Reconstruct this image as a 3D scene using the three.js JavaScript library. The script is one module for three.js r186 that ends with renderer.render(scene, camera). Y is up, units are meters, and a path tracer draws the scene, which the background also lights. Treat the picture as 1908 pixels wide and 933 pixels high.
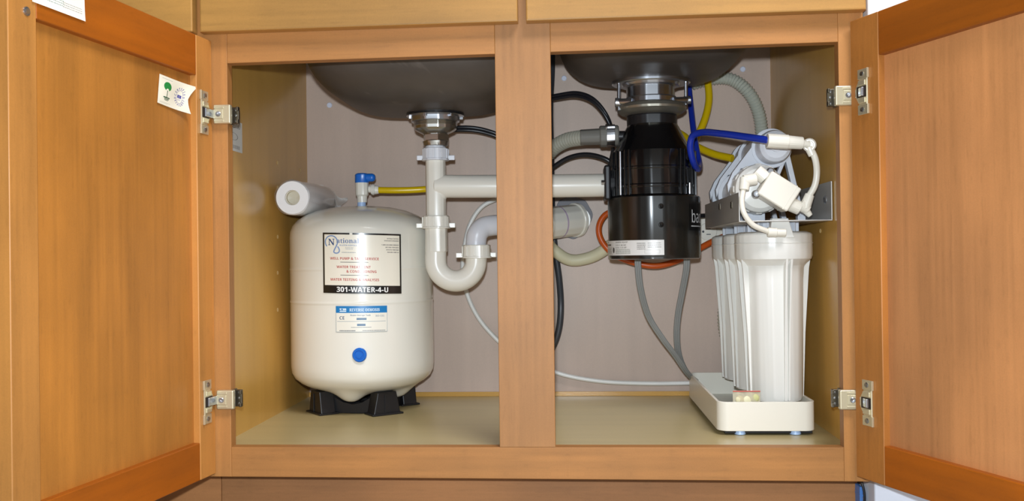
import * as THREE from 'three';
import { RoundedBoxGeometry } from 'three/addons/geometries/RoundedBoxGeometry.js';
import { mergeGeometries, mergeVertices, toCreasedNormals } from 'three/addons/utils/BufferGeometryUtils.js';
import { ParametricGeometry } from 'three/addons/geometries/ParametricGeometry.js';
import { RectAreaLightUniformsLib } from 'three/addons/lights/RectAreaLightUniformsLib.js';

/* ---------- camera, light, exposure ---------- */
const scene = new THREE.Scene();
scene.background = new THREE.Color(0x000000);
const F = 1722.9, IW = 1908, IH = 933;
const CAM = new THREE.Vector3(0.0633, 0.2645, 1.2755);
const camera = new THREE.PerspectiveCamera(2 * Math.atan(IH / 2 / F) * 180 / Math.PI, IW / IH, 0.01, 50);
camera.position.copy(CAM);
camera.rotation.order = 'YXZ';
camera.rotation.set(0.32 * Math.PI / 180, 3.65 * Math.PI / 180, -0.73 * Math.PI / 180);
scene.add(camera);
camera.updateMatrixWorld(true);

const renderer = new THREE.WebGLRenderer({ antialias: true });
renderer.toneMapping = THREE.LinearToneMapping;
renderer.toneMappingExposure = 0.845;
renderer.shadowMap.enabled = true;
RectAreaLightUniformsLib.init();

// the flash of the camera, just above the lens
const flash = new THREE.PointLight(0xe9f5ff, 5.2, 0, 2);
flash.position.set(CAM.x - 0.008, CAM.y + 0.062, CAM.z + 0.005);
flash.castShadow = true; flash.shadow.radius = 0.7;
scene.add(flash);
// the ceiling panel of the kitchen
const panelLight = new THREE.RectAreaLight(0xfaf9ff, 27, 1.2, 0.8);
panelLight.position.set(0.85, 2.262, 1.5); panelLight.lookAt(0.85, 0, 1.5);
scene.add(panelLight);

/* ---------- helpers ---------- */
const V = (x, y, z) => new THREE.Vector3(x, y, z);
let seed = 7;
const rnd = () => { seed = (seed * 1664525 + 1013904223) >>> 0; return seed / 4294967296; };
function ray(px, py) {
  return V((px - IW / 2) / F, -(py - IH / 2) / F, -1).applyQuaternion(camera.quaternion);
}
// a pixel of the photograph -> the point of that sight line at world depth z
function P(px, py, z) { const d = ray(px, py); return CAM.clone().addScaledVector(d, (z - CAM.z) / d.z); }
// ... at the plane through point o with normal n
function onPlane(px, py, o, n) { const d = ray(px, py); return CAM.clone().addScaledVector(d, o.clone().sub(CAM).dot(n) / d.dot(n)); }
const PXM = z => F / (CAM.z - z);          // pixels per metre at depth z (near enough)

function numbered(parent, name) {
  const used = new Set(parent.children.map(c => c.name));
  if (!used.has(name)) return name;
  for (let i = 1; ; i++) { const n = name + '_' + String(i).padStart(3, '0'); if (!used.has(n)) return n; }
}
function clean(g) {
  let q = g.index ? g.toNonIndexed() : g.clone();
  if (!q.attributes.uv) q.setAttribute('uv', new THREE.BufferAttribute(new Float32Array(q.attributes.position.count * 2), 2));
  if (!q.attributes.normal) q.computeVertexNormals();
  for (const k of Object.keys(q.attributes)) if (!['position', 'normal', 'uv'].includes(k)) q.deleteAttribute(k);
  q.morphAttributes = {};
  q.clearGroups();
  return q;
}
const mat4Inv = new THREE.Matrix4();
// geometries in world coordinates -> ONE mesh under parent
function put(name, geos, mat, parent = scene, label) {
  const list = (Array.isArray(geos) ? geos : [geos]).map(clean);
  const g = list.length > 1 ? mergeGeometries(list) : list[0];
  parent.updateWorldMatrix(true, false);
  g.applyMatrix4(mat4Inv.copy(parent.matrixWorld).invert());
  const m = new THREE.Mesh(g, mat);
  m.name = numbered(parent, name); m.castShadow = m.receiveShadow = true;
  parent.add(m);
  if (label) m.userData.label = label;
  return m;
}
function thing(name, label, category, pos = [0, 0, 0], group) {
  const o = new THREE.Group(); o.name = numbered(scene, name); o.position.set(...pos); scene.add(o);
  o.userData = { label, category }; if (group) o.userData.group = group;
  o.updateMatrixWorld(true);
  return o;
}
function sub(name, parent, label) {            // a part that has pieces of its own
  const o = new THREE.Group(); o.name = numbered(parent, name); parent.add(o); if (label) o.userData.label = label;
  o.updateMatrixWorld(true); return o;
}
function tag(o, label, category, group) { o.userData = { label, category }; if (group) o.userData.group = group; return o; }
function struct(name, geos, mat) { const m = put(name, geos, mat); m.userData.kind = 'structure'; return m; }
// box-projected uv in metres; swap turns the grain by 90 degrees
function boxUV(g, swap = false, ou = rnd() * 3, ov = rnd() * 3) {
  const q = g.index ? g.toNonIndexed() : g, p = q.attributes.position, n = q.attributes.normal;
  const uv = new Float32Array(p.count * 2);
  for (let i = 0; i < p.count; i++) {
    const ax = Math.abs(n.getX(i)), ay = Math.abs(n.getY(i)), az = Math.abs(n.getZ(i));
    let u, v;
    if (ay > ax && ay > az) { u = p.getX(i); v = p.getZ(i); }
    else if (ax > az) { u = p.getZ(i); v = p.getY(i); }
    else { u = p.getX(i); v = p.getY(i); }
    if (swap) [u, v] = [v, u];
    uv[i * 2] = u + ou; uv[i * 2 + 1] = v + ov;
  }
  q.setAttribute('uv', new THREE.BufferAttribute(uv, 2));
  return q;
}
function box(x0, x1, y0, y1, z0, z1, r = 0.001, swap = false) {
  const w = x1 - x0, h = y1 - y0, d = z1 - z0;
  const rr = Math.min(r, w * 0.49, h * 0.49, d * 0.49);
  const g = rr > 0 ? new RoundedBoxGeometry(w, h, d, 2, rr) : new THREE.BoxGeometry(w, h, d);
  const q = boxUV(clean(g), swap);
  q.translate((x0 + x1) / 2, (y0 + y1) / 2, (z0 + z1) / 2);
  return q;
}
function lbox(w, h, d, r = 0.001, swap = false) { return box(-w / 2, w / 2, -h / 2, h / 2, -d / 2, d / 2, r, swap); }
function lathe(profile, seg = 48, crease = 0.55) {       // [[r, y], ...]
  const g = new THREE.LatheGeometry(profile.map(([r, y]) => new THREE.Vector2(Math.max(r, 0.00001), y)), seg);
  return crease ? toCreasedNormals(clean(g), crease) : clean(g);
}
const alignQ = new THREE.Quaternion();
function along(g, a, b) {                                // a +y geometry from the origin -> from a towards b
  const d = b.clone().sub(a).normalize();
  alignQ.setFromUnitVectors(V(0, 1, 0), d);
  g.applyQuaternion(alignQ); g.translate(a.x, a.y, a.z); return g;
}
function rod(a, b, r, r2 = r, seg = 20, bevel = 0.0006) {
  const L = a.distanceTo(b), e = Math.min(bevel, L * 0.3, r * 0.5, r2 * 0.5);
  return along(lathe([[0, 0], [r - e, 0], [r, e], [r2, L - e], [r2 - e, L], [0, L]], seg), a, b);
}
function pipe(pts, r, seg = 60, rad = 14, wave = 0, pitch = 0.005) {
  const c = new THREE.CatmullRomCurve3(pts, false, 'centripetal');
  const g = new THREE.TubeGeometry(c, seg, r, rad, false);
  if (wave) {
    const L = c.getLength(), p = g.attributes.position, n = g.attributes.normal;
    for (let i = 0; i < p.count; i++) {
      const t = Math.floor(i / (rad + 1)) / seg, k = wave * Math.sin(t * L / pitch * Math.PI * 2);
      p.setXYZ(i, p.getX(i) + n.getX(i) * k, p.getY(i) + n.getY(i) * k, p.getZ(i) + n.getZ(i) * k);
    }
    g.computeVertexNormals();
  }
  const caps = [0, 1].map(t => {
    const o = c.getPointAt(t), d = c.getTangentAt(t).multiplyScalar(t ? 1 : -1);
    return along(lathe([[r, 0], [r * 0.8, r * 0.15], [0, r * 0.2]], rad), o, o.clone().add(d));
  });
  return [g, ...caps];
}
function sheet(fn, nu, nv) { const g = new ParametricGeometry((u, v, t) => { const q = fn(u, v); t.set(q.x, q.y, q.z); }, nu, nv); g.computeVertexNormals(); return g; }
// closed thin sheet: fn(u, v) front face, n(u, v) outward direction, t thickness
function thinSheet(fn, nrm, t, nu, nv) {
  const f = (u, v) => fn(u, v).addScaledVector(nrm, t);
  const a = new ParametricGeometry((u, v, q) => { const p = f(u, v); q.set(p.x, p.y, p.z); }, nu, nv);
  const edge = (e) => new ParametricGeometry((s, w, q) => {
    const [u, v] = e(s); const p = fn(u, v).addScaledVector(nrm, t * w); q.set(p.x, p.y, p.z);
  }, Math.max(nu, nv), 1);
  const es = [edge(s => [s, 0]), edge(s => [1 - s, 1]), edge(s => [0, 1 - s]), edge(s => [1, s])];
  const back = new ParametricGeometry((u, v, q) => { const p = fn(1 - u, v); q.set(p.x, p.y, p.z); }, nu, nv);
  for (const g of [...es, back]) { const uv = g.attributes.uv; for (let i = 0; i < uv.count; i++) uv.setXY(i, 0.005, 0.005); }
  return [a, ...es, back];
}

/* ---------- procedural textures ---------- */
function hash(x, y, s) { let h = (x * 374761393 + y * 668265263 + s * 974711) | 0; h = Math.imul(h ^ (h >>> 13), 1274126177); return ((h ^ (h >>> 16)) >>> 0) / 4294967296; }
function vnoise(x, y, s) {
  const xi = Math.floor(x), yi = Math.floor(y), fx = x - xi, fy = y - yi, u = fx * fx * (3 - 2 * fx), v = fy * fy * (3 - 2 * fy);
  return (hash(xi, yi, s) * (1 - u) + hash(xi + 1, yi, s) * u) * (1 - v) + (hash(xi, yi + 1, s) * (1 - u) + hash(xi + 1, yi + 1, s) * u) * v;
}
function fbm(x, y, s, o = 4) { let a = 0.5, t = 0; for (let i = 0; i < o; i++) { t += a * vnoise(x, y, s + i); x *= 2.03; y *= 2.03; a *= 0.5; } return t; }
function dataTex(w, h, fn, srgb = true, rw = 1, rh = 1) {
  const d = new Uint8Array(w * h * 4);
  for (let y = 0; y < h; y++) for (let x = 0; x < w; x++) {
    const c = fn(x / w, y / h), i = (y * w + x) * 4;
    d[i] = Math.max(0, Math.min(255, c[0])); d[i + 1] = Math.max(0, Math.min(255, c[1])); d[i + 2] = Math.max(0, Math.min(255, c[2])); d[i + 3] = 255;
  }
  const t = new THREE.DataTexture(d, w, h, THREE.RGBAFormat);
  t.wrapS = t.wrapT = THREE.MirroredRepeatWrapping; t.magFilter = THREE.LinearFilter; t.minFilter = THREE.LinearMipmapLinearFilter; t.generateMipmaps = true;
  if (srgb) t.colorSpace = THREE.SRGBColorSpace;
  t.repeat.set(rw, rh); t.needsUpdate = true; return t;
}
// maple: fine streaks along v, soft blotches, short flecks. One tile is 0.5 m x 1 m
const wood = dataTex(512, 1024, (u, v) => {
  const st = fbm(u * 90, v * 5, 3, 3) - 0.44, bl = fbm(u * 5, v * 6, 11, 4) - 0.47, fl = vnoise(u * 260, v * 70, 31), wv = fbm(u * 14 + 2 * fbm(u * 3, v * 3, 5, 2), v * 2.2, 21, 3) - 0.45;
  const k = 1 + st * 0.12 + bl * 0.24 + wv * 0.18 + (fl > 0.72 ? -0.045 * (fl - 0.72) / 0.28 : 0) + (hash(u * 512 | 0, v * 1024 | 0, 9) - 0.5) * 0.035;
  return [226 * k, 224 * (k - 0.01 * bl), 220 * (k - (1 - k) * 0.05 - 0.05 * bl)];
}, true, 2, 1);
const woodBump = dataTex(256, 512, (u, v) => { const k = 128 + 140 * (fbm(u * 80, v * 12, 3, 3) - 0.44); return [k, k, k]; }, false, 2, 1);
// laminate of the cabinet interior: fainter print
const lam = dataTex(512, 512, (u, v) => {
  const k = 1 + (fbm(u * 40, v * 3, 43, 3) - 0.44) * 0.07 + (fbm(u * 4, v * 4, 51, 3) - 0.44) * 0.10 + (hash(u * 512 | 0, v * 512 | 0, 2) - 0.5) * 0.02;
  return [228 * k, 226 * k, 222 * k];
}, true, 1.4, 1.4);
const smudge = dataTex(256, 256, (u, v) => { const k = 150 + 150 * (fbm(u * 6, v * 6, 71, 4) - 0.47) + 40 * (vnoise(u * 60, v * 60, 5) - .5); return [k, k, k]; }, false, 3, 3);
const steelMap = dataTex(512, 512, (u, v) => {
  const b = fbm(u * 5, v * 5, 81, 5) - 0.47, sp = fbm(u * 30, v * 12, 91, 3);
  const k = 200 + 70 * b + (sp > 0.66 ? (sp - 0.66) * 260 : 0); return [k, k * 0.985, k * 0.97];
}, true, 2, 2);

const WM = (r, g, b, rough = 0.5, cc = 0.0) => {
  const m = new THREE.MeshPhysicalMaterial({ map: wood, bumpMap: woodBump, bumpScale: 0.00012, roughness: rough, clearcoat: cc, clearcoatRoughness: 0.4 });
  m.color.setRGB(r, g, b); return m;
};
const col = (hex, rough = 0.5, metal = 0, extra = {}) => new THREE.MeshPhysicalMaterial({ color: hex, roughness: rough, metalness: metal, ...extra });
const LM = (r, g, b, rough) => { const m = new THREE.MeshPhysicalMaterial({ map: lam, roughness: rough, roughnessMap: null }); m.color.setRGB(r, g, b); return m; };
const M = {
  frame: WM(0.521, 0.227, 0.058, 0.58, 0.06),
  drawer: WM(0.560, 0.289, 0.072, 0.48, 0.15),
  stile: WM(0.638, 0.275, 0.063, 0.42, 0.2),
  railFlashDim: WM(0.426, 0.105, 0.001, 0.45, 0.15),  // door rails: weaker flash return off the cross grain, put into the colour
  panel: WM(0.612, 0.241, 0.040, 0.42, 0.2),
  panelR: WM(0.661, 0.291, 0.109, 0.42, 0.2),
  stileR: WM(0.675, 0.258, 0.052, 0.42, 0.2),
  side: LM(0.778, 0.443, 0.108, 0.25),
  bottom: LM(0.62, 0.51, 0.26, 0.28),
  back: LM(0.72, 0.565, 0.48, 0.45),
  midStileFlashDim: WM(0.44, 0.205, 0.066, 0.58, 0.06),  // frame wood with a darkened colour, offsetting the flash brightness at the centre
  toe: WM(0.573, 0.252, 0.089, 0.6),
  dark: col(0x2a1d12, 0.8),
  nickel: col(0xb4b2ad, 0.3, 1), hingeMetal: col(0xd9cfb0, 0.36, 0.72),
  nickelDark: col(0x6e675a, 0.35, 1),
  zinc: col(0xb9bcc2, 0.3, 1),
  steel: col(0xaeb0b4, 0.3, 1),
  brushed: col(0xc4c1bc, 0.45, 0.55),
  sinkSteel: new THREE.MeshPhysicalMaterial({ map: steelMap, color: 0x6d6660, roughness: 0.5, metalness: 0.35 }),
  pvc: col(0xe6e3d8, 0.3), pvcCool: col(0xd6d8de, 0.35),
  tank: col(0xe9e6da, 0.22, 0, { clearcoat: 0.5, clearcoatRoughness: 0.12 }),
  blackPlastic: col(0x17171a, 0.45), blackGloss: col(0x0d0d0f, 0.15, 0, { clearcoat: 0.5, clearcoatRoughness: 0.15 }),
  can: col(0x1d1c1a, 0.28, 0.35, { clearcoat: 0.6, clearcoatRoughness: 0.18 }),
  rubber: col(0x6f6d66, 0.6), greyHose: col(0x9d9b8c, 0.6), blackHose: col(0x202024, 0.32), darkHose: col(0x3c3f44, 0.35),
  blue: col(0x1568c8, 0.3), blueTube: col(0x1d35a8, 0.25), yellow: col(0xd8b608, 0.28), orange: col(0xc5561c, 0.3),
  whiteTube: col(0xe8e8e4, 0.3), beigeHose: col(0xd2cdae, 0.5), ribHose: col(0xc8cabb, 0.45, 0, { transmission: 0.15, thickness: 0 }),
  cord: col(0x8b8c8a, 0.45), cream: col(0xe6e1d3, 0.32), filterWhite: col(0xe9e7e0, 0.3), headGrey: col(0xd2d5dc, 0.4),
  white: col(0xffffff, 0.4), paleBlue: col(0xa9c4ea, 0.4), plug: col(0xd8dcec, 0.4), foam: col(0xf6f4f4, 0.7),
  wrap: new THREE.MeshPhysicalMaterial({ color: 0xffffff, roughness: 0.15, transmission: 0.85, thickness: 0, ior: 1.35 }),
  grout: col(0x8b8b8b, 0.9)
};
/* ---------- the room ---------- */
const FLOOR = -0.155, TOPY = 2.28, XL = -2.3, XR = 2.3, ZB = -0.62, ZF = 3.2;
const wallM = col(0x7d776d, 0.85), floorM = col(0x8f887c, 0.5), ceilM = col(0xb5b3ad, 0.9);
struct('floor', box(XL - 0.1, XR + 0.1, FLOOR - 0.1, FLOOR, ZB - 0.1, ZF + 0.1, 0), floorM);
struct('ceiling', box(XL - 0.1, XR + 0.1, TOPY, TOPY + 0.1, ZB - 0.1, ZF + 0.1, 0), ceilM);
struct('wall_back', box(XL - 0.1, XR + 0.1, FLOOR, TOPY, ZB - 0.1, ZB, 0), wallM);
struct('wall_front', box(XL - 0.1, XR + 0.1, FLOOR, TOPY, ZF, ZF + 0.1, 0), wallM);
struct('wall_left', box(XL - 0.1, XL, FLOOR, TOPY, ZB, ZF, 0), wallM);
struct('wall_right', box(XR, XR + 0.1, FLOOR, TOPY, ZB, ZF, 0), wallM);
{
  const t = thing('ceiling_light', 'flat square-edged light panel on the kitchen ceiling', 'ceiling light', [0.85, TOPY, 1.5]);
  put('frame', box(0.22, 1.48, TOPY - 0.012, TOPY, 1.07, 1.93, 0.002), M.white, t);
  const glow = new THREE.MeshStandardMaterial({ color: 0xffffff, emissive: 0xfffaf2, emissiveIntensity: 2 });
  put('diffuser', box(0.25, 1.45, TOPY - 0.016, TOPY - 0.011, 1.1, 1.9, 0.001), glow, t);
}

/* ---------- sink cabinet ---------- */
const OL = -0.4177, CL = -0.0385, CR = 0.0385, OR = 0.4277;           // edges of the two door openings
const WL = -0.4478, WR = 0.4435, ZBK = -0.4976, FT = 0.019;           // side walls, back panel, frame thickness
const OUTL = -0.4610, OUTR = 0.4610;
const topY = x => 0.5445 + 0.0083 * x, botY = x => 0, railB = x => -0.0437 - 0.005 * x, drawB = x => 0.5838 + 0.0050 * x;
const cab = thing('sink_cabinet', 'maple kitchen sink base cabinet with both doors swung open', 'cabinet', [0, FLOOR, 0]);
// a frame piece with a slightly out-of-square outline, extruded to the thickness of the frame
function poly(pts, z0, z1, bevel = 0.0008, swap = false) {
  const s = new THREE.Shape(pts.map(([x, y]) => new THREE.Vector2(x, y)));
  const g = new THREE.ExtrudeGeometry(s, { depth: z1 - z0 - 2 * bevel, bevelEnabled: true, bevelThickness: bevel, bevelSize: bevel, bevelOffset: -bevel, bevelSegments: 2 });
  g.translate(0, 0, z0 + bevel);
  return boxUV(clean(g), swap);
}
const FY = 0.73;
put('stile', poly([[OUTL, railB(OUTL)], [OL, railB(OL)], [OL, FY], [OUTL, FY]], -FT, 0), M.frame, cab);
put('stile', poly([[OR, railB(OR)], [OUTR, railB(OUTR)], [OUTR, FY], [OR, FY]], -FT, 0), M.frame, cab);
put('stile', poly([[CL, botY(0)], [CR, botY(0)], [CR, FY], [CL, FY]], -FT, 0), M.midStileFlashDim, cab);
put('top_rail', poly([[OL, topY(OL)], [CL, topY(CL)], [CL, FY], [OL, FY]], -FT, -0.0002, 0.0008, true), M.frame, cab);
put('top_rail', poly([[CR, topY(CR)], [OR, topY(OR)], [OR, FY], [CR, FY]], -FT, -0.0002, 0.0008, true), M.frame, cab);
put('bottom_rail', poly([[OL, railB(OL)], [OR, railB(OR)], [OR, 0], [OL, 0]], -FT, -0.0002, 0.0008, true), M.frame, cab);
const FL = -0.0047;
for (const x of [WL - 0.0125, WR]) put('side_panel', [box(x, x + 0.0125, -0.040, FY, ZBK - 0.015, -FT, 0), box(x, x + 0.0125, FLOOR + 0.001, -0.040, ZBK - 0.015, -0.093, 0)], M.side, cab);
put('bottom_panel', box(WL, WR, FL - 0.016, FL, ZBK, -FT, 0, true), M.bottom, cab);
const backM = put('back_panel', box(WL, WR, FL - 0.016, FY, ZBK - 0.006, ZBK, 0), M.back, cab);
put('cleat', box(WL, WR, FL, FL + 0.0085, ZBK, ZBK + 0.004, 0.0006, true), M.side, cab);
put('toe_kick', box(OUTL, OUTR + 0.006, FLOOR, -0.040, -0.092, -0.075, 0.0005, true), M.toe, cab);
for (const [x0, x1] of [[P(372, 30, FT).x, P(964.5, 30, FT).x], [P(980, 30, FT).x, P(1614.5, 30, FT).x]]) {
  put('drawer_front', poly([[x0, drawB(x0)], [x1, drawB(x1)], [x1, 0.715], [x0, 0.715]], 0.0006, FT + 0.0006, 0.0022, true), M.drawer, cab);
}
// shelf pin holes of the left side
const holeM = col(0xd8b980, 0.5);
for (const [x, y] of [[517, 349], [517, 303], [517, 441], [517, 508], [517, 577], [559, 317], [559, 345], [1529, 430]]) {
  const L = x < 900, p = onPlane(x, y, V(L ? WL : WR, 0, 0), V(1, 0, 0));
  put('shelf_pin_hole', along(lathe([[0.0012, 0], [0.0032, 0], [0.0036, 0.0005], [0.0028, 0.0009], [0.0016, 0.0002]], 14), p, p.clone().add(V(L ? 1 : -1, 0, 0))), holeM, cab);
}
// screw caps of the back panel
for (const [x, y] of [[614, 196], [1051, 146], [1384, 129]]) {
  const p = P(x, y, ZBK);
  put('screw_cap', along(lathe([[0.0052, 0], [0.0052, 0.0012], [0.0042, 0.0022], [0, 0.0026]], 18), p, p.clone().add(V(0, 0, 1))), M.plug, cab);
}
/* doors */
const DY0 = -0.0365, DY1 = 0.5725;
function door(side, hx, hz, theta, w, sw, pt, pb, mS, mR, mP, label) {
  const d = sub('door', cab, label);
  const t = side < 0 ? V(Math.cos(theta), 0, Math.sin(theta)) : V(-Math.cos(theta), 0, Math.sin(theta));   // hinge edge -> free edge
  const n = side < 0 ? V(t.z, 0, -t.x) : V(-t.z, 0, t.x);                                                  // towards the room's middle: the inner face
  const o = V(hx, 0, hz);
  const basis = new THREE.Matrix4().makeBasis(t, V(0, 1, 0), n.clone()); basis.setPosition(o);
  if (basis.determinant() < 0) { basis.makeBasis(t.clone().negate(), V(0, 1, 0), n); basis.setPosition(o); basis.flip = true; }
  const fl = basis.flip ? -1 : 1;
  const B = (s0, s1, y0, y1, n0, n1, r, swap) => { const g = fl > 0 ? box(s0, s1, y0, y1, n0, n1, r, swap) : box(-s1, -s0, y0, y1, n0, n1, r, swap); g.applyMatrix4(basis); return g; };
  const T = 0.0195;
  put('stile', B(0, sw, DY0, DY1, -T, 0, 0.0015), mS, d);
  put('stile', B(w - sw, w, DY0, DY1, -T, 0, 0.0015), mS, d);
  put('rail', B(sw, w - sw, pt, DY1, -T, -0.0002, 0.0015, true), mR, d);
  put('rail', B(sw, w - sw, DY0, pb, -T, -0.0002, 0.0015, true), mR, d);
  put('panel', B(sw - 0.004, w - sw + 0.004, pb - 0.004, pt + 0.004, -0.0155, -0.0095, 0), mP, d);
  const S = (pts, n0, n1) => { const sh = new THREE.Shape(pts.map(([a, b]) => new THREE.Vector2(fl * a, b))); const g = new THREE.ExtrudeGeometry(sh, { depth: n1 - n0 - 0.0008, bevelEnabled: true, bevelSize: 0.0004, bevelThickness: 0.0004, bevelOffset: -0.0004, bevelSegments: 1 }); g.translate(0, 0, n0 + 0.0004); const c = clean(g); c.applyMatrix4(basis); return c; };
  return { d, t, n, o, B, S, at: (s, y, k = 0) => o.clone().addScaledVector(t, s).addScaledVector(n, k).setY(y), hit: (px, py, k = 0) => onPlane(px, py, o.clone().addScaledVector(n, k), n) };
}
const R = Math.PI / 180;
const dL = door(-1, -0.4391, 0.0021, 97.81 * R, 0.3925, 0.0407, 0.5165, 0.0148, M.stile, M.railFlashDim, M.panel, 'left door, with a curling paper sticker on its inner panel');
const dR = door(1, 0.4403, 0.0106, 111.57 * R, 0.405, 0.0544, 0.5162, 0.0148, M.stileR, M.railFlashDim, M.panelR, 'right door, inner face bare');

/* hinges */
function hinge(side, py, D) {
  const h = sub('hinge', cab);
  const xe = side < 0 ? OL : OR, s = side < 0 ? 1 : -1;                  // s: towards the opening
  const y = P(side < 0 ? 424 : 1559, py, 0).y, hh = 0.0135;
  const bx = (a, b, y0, y1, z0, z1, r) => box(Math.min(xe + s * a, xe + s * b), Math.max(xe + s * a, xe + s * b), y + y0, y + y1, z0, z1, r);
  put('arm', [bx(-0.0175, 0.0075, -hh, hh, 0.0006, 0.0095, 0.0022), bx(-0.016, -0.002, -0.0105, -0.008, 0.009, 0.0104, 0.0005), bx(-0.016, -0.002, 0.008, 0.0105, 0.009, 0.0104, 0.0005)], M.hingeMetal, h);
  put('arm_plate', bx(-0.0165, -0.003, -0.0065, 0.0065, 0.0092, 0.0108, 0.0006), M.hingeMetal, h);
  const c = V(xe + s * -0.0095, y, 0.0105);
  put('screw', along(lathe([[0, 0], [0.0035, 0], [0.0038, 0.0006], [0.003, 0.0014], [0.001, 0.0012], [0, 0.0006]], 14), c, c.clone().add(V(0, 0, 1))), M.steel, h);
  put('frame_clip', [bx(0.0003, 0.0028, -0.0125, 0.0125, -0.019, 0.003, 0.0005), bx(0.0025, 0.0135, -0.0120, 0.0120, -0.012, -0.007, 0.001), bx(0.0110, 0.0140, -0.0120, -0.0060, -0.009, -0.002, 0.0008), bx(0.0110, 0.0140, 0.0060, 0.0120, -0.009, -0.002, 0.0008)], M.nickelDark, h);
  for (const k of [-0.0075, 0.0005, 0.008]) { const q = V(xe + s * 0.0095, y + k, -0.0072); put('rivet', along(lathe([[0, 0], [0.0016, 0], [0.0017, 0.0008], [0, 0.0013]], 12), q, q.clone().add(V(0, 0, 1))), M.steel, h); }
  // door side
  const B = D.B, u0 = side < 0 ? 0.013 : 0.016;
  put('cup_plate', [B(u0, u0 + 0.021, y - 0.030, y - 0.017, 0.0002, 0.0018, 0.0005), B(u0, u0 + 0.021, y + 0.017, y + 0.030, 0.0002, 0.0018, 0.0005), B(u0 + 0.002, u0 + 0.019, y - 0.018, y + 0.018, 0.0002, 0.0014, 0.0005),
    B(u0 + 0.0196, u0 + 0.0212, y - 0.030, y - 0.0172, 0.0002, 0.0036, 0.0004), B(u0 + 0.0196, u0 + 0.0212, y + 0.0172, y + 0.030, 0.0002, 0.0036, 0.0004)], M.hingeMetal, h);
  const dsh = [[u0 + 0.0188, y - 0.0172]]; for (let i = 0; i <= 16; i++) { const a = -Math.PI / 2 - Math.PI * i / 16; dsh.push([u0 + 0.010 + 0.0135 * Math.cos(a), y + 0.0165 * Math.sin(a)]); } dsh.push([u0 + 0.0188, y + 0.0172]);
  put('cup', [D.S(dsh.slice().reverse(), 0.0004, 0.0026), B(u0 + 0.003, u0 + 0.0165, y - 0.0150, y - 0.0080, 0.0020, 0.0042, 0.0012), B(u0 + 0.003, u0 + 0.0165, y + 0.0080, y + 0.0150, 0.0020, 0.0042, 0.0012)], M.hingeMetal, h);
  put('cup_recess_shade', B(u0 - 0.0005, u0 + 0.0180, y - 0.0072, y + 0.0072, 0.0020, 0.0031, 0.0004), M.dark, h);  // raised dark block, its colour standing for shade inside the cup
  for (const k of [-0.0235, 0.0235]) {
    const q = D.at(u0 + 0.009, y + k, 0.0017);
    put('screw', along(lathe([[0, 0], [0.0034, 0], [0.0036, 0.0006], [0.0028, 0.0015], [0.001, 0.0012], [0, 0.0008]], 14), q, q.clone().add(D.n)), M.steel, h);
  }
  const a = D.at(u0 + 0.012, y, 0.0035), b = V(xe + s * -0.0175, y, 0.0055);
  const m = a.clone().lerp(b, 0.5); const g = lbox(0.0122, a.distanceTo(b) + 0.003, 0.0048, 0.0014);
  const dir = b.clone().sub(a).normalize();
  const q4 = new THREE.Quaternion().setFromRotationMatrix(new THREE.Matrix4().makeBasis(V(0, 1, 0), dir, V(0, 1, 0).cross(dir)));
  g.applyQuaternion(q4); g.translate(m.x, m.y, m.z);
  put('link', g, M.zinc, h);
}
hinge(-1, 214, dL); hinge(-1, 743, dL); hinge(1, 180, dR); hinge(1, 743, dR);

/* print helper */
function canvasTex(w, h, draw) {
  const c = document.createElement('canvas'); c.width = w; c.height = h; const x = c.getContext('2d'); draw(x, w, h);
  const t = new THREE.CanvasTexture(c); t.colorSpace = THREE.SRGBColorSpace; t.magFilter = THREE.LinearFilter; return t;
}
const printed = (t, rough = 0.45, extra = {}) => new THREE.MeshPhysicalMaterial({ map: t, roughness: rough, ...extra });
const lines = (x, x0, x1, y0, step, n, colr, lw = 2) => { x.fillStyle = colr; for (let i = 0; i < n; i++) { let p = x0; let k = (i * 7919 + 13) % 97; while (p < x1 - 4) { k = (k * 37 + 11) % 97; const w = 5 + k % 14; x.fillRect(p, y0 + i * step, Math.min(w, x1 - p), lw); p += w + 4; } } };

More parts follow.
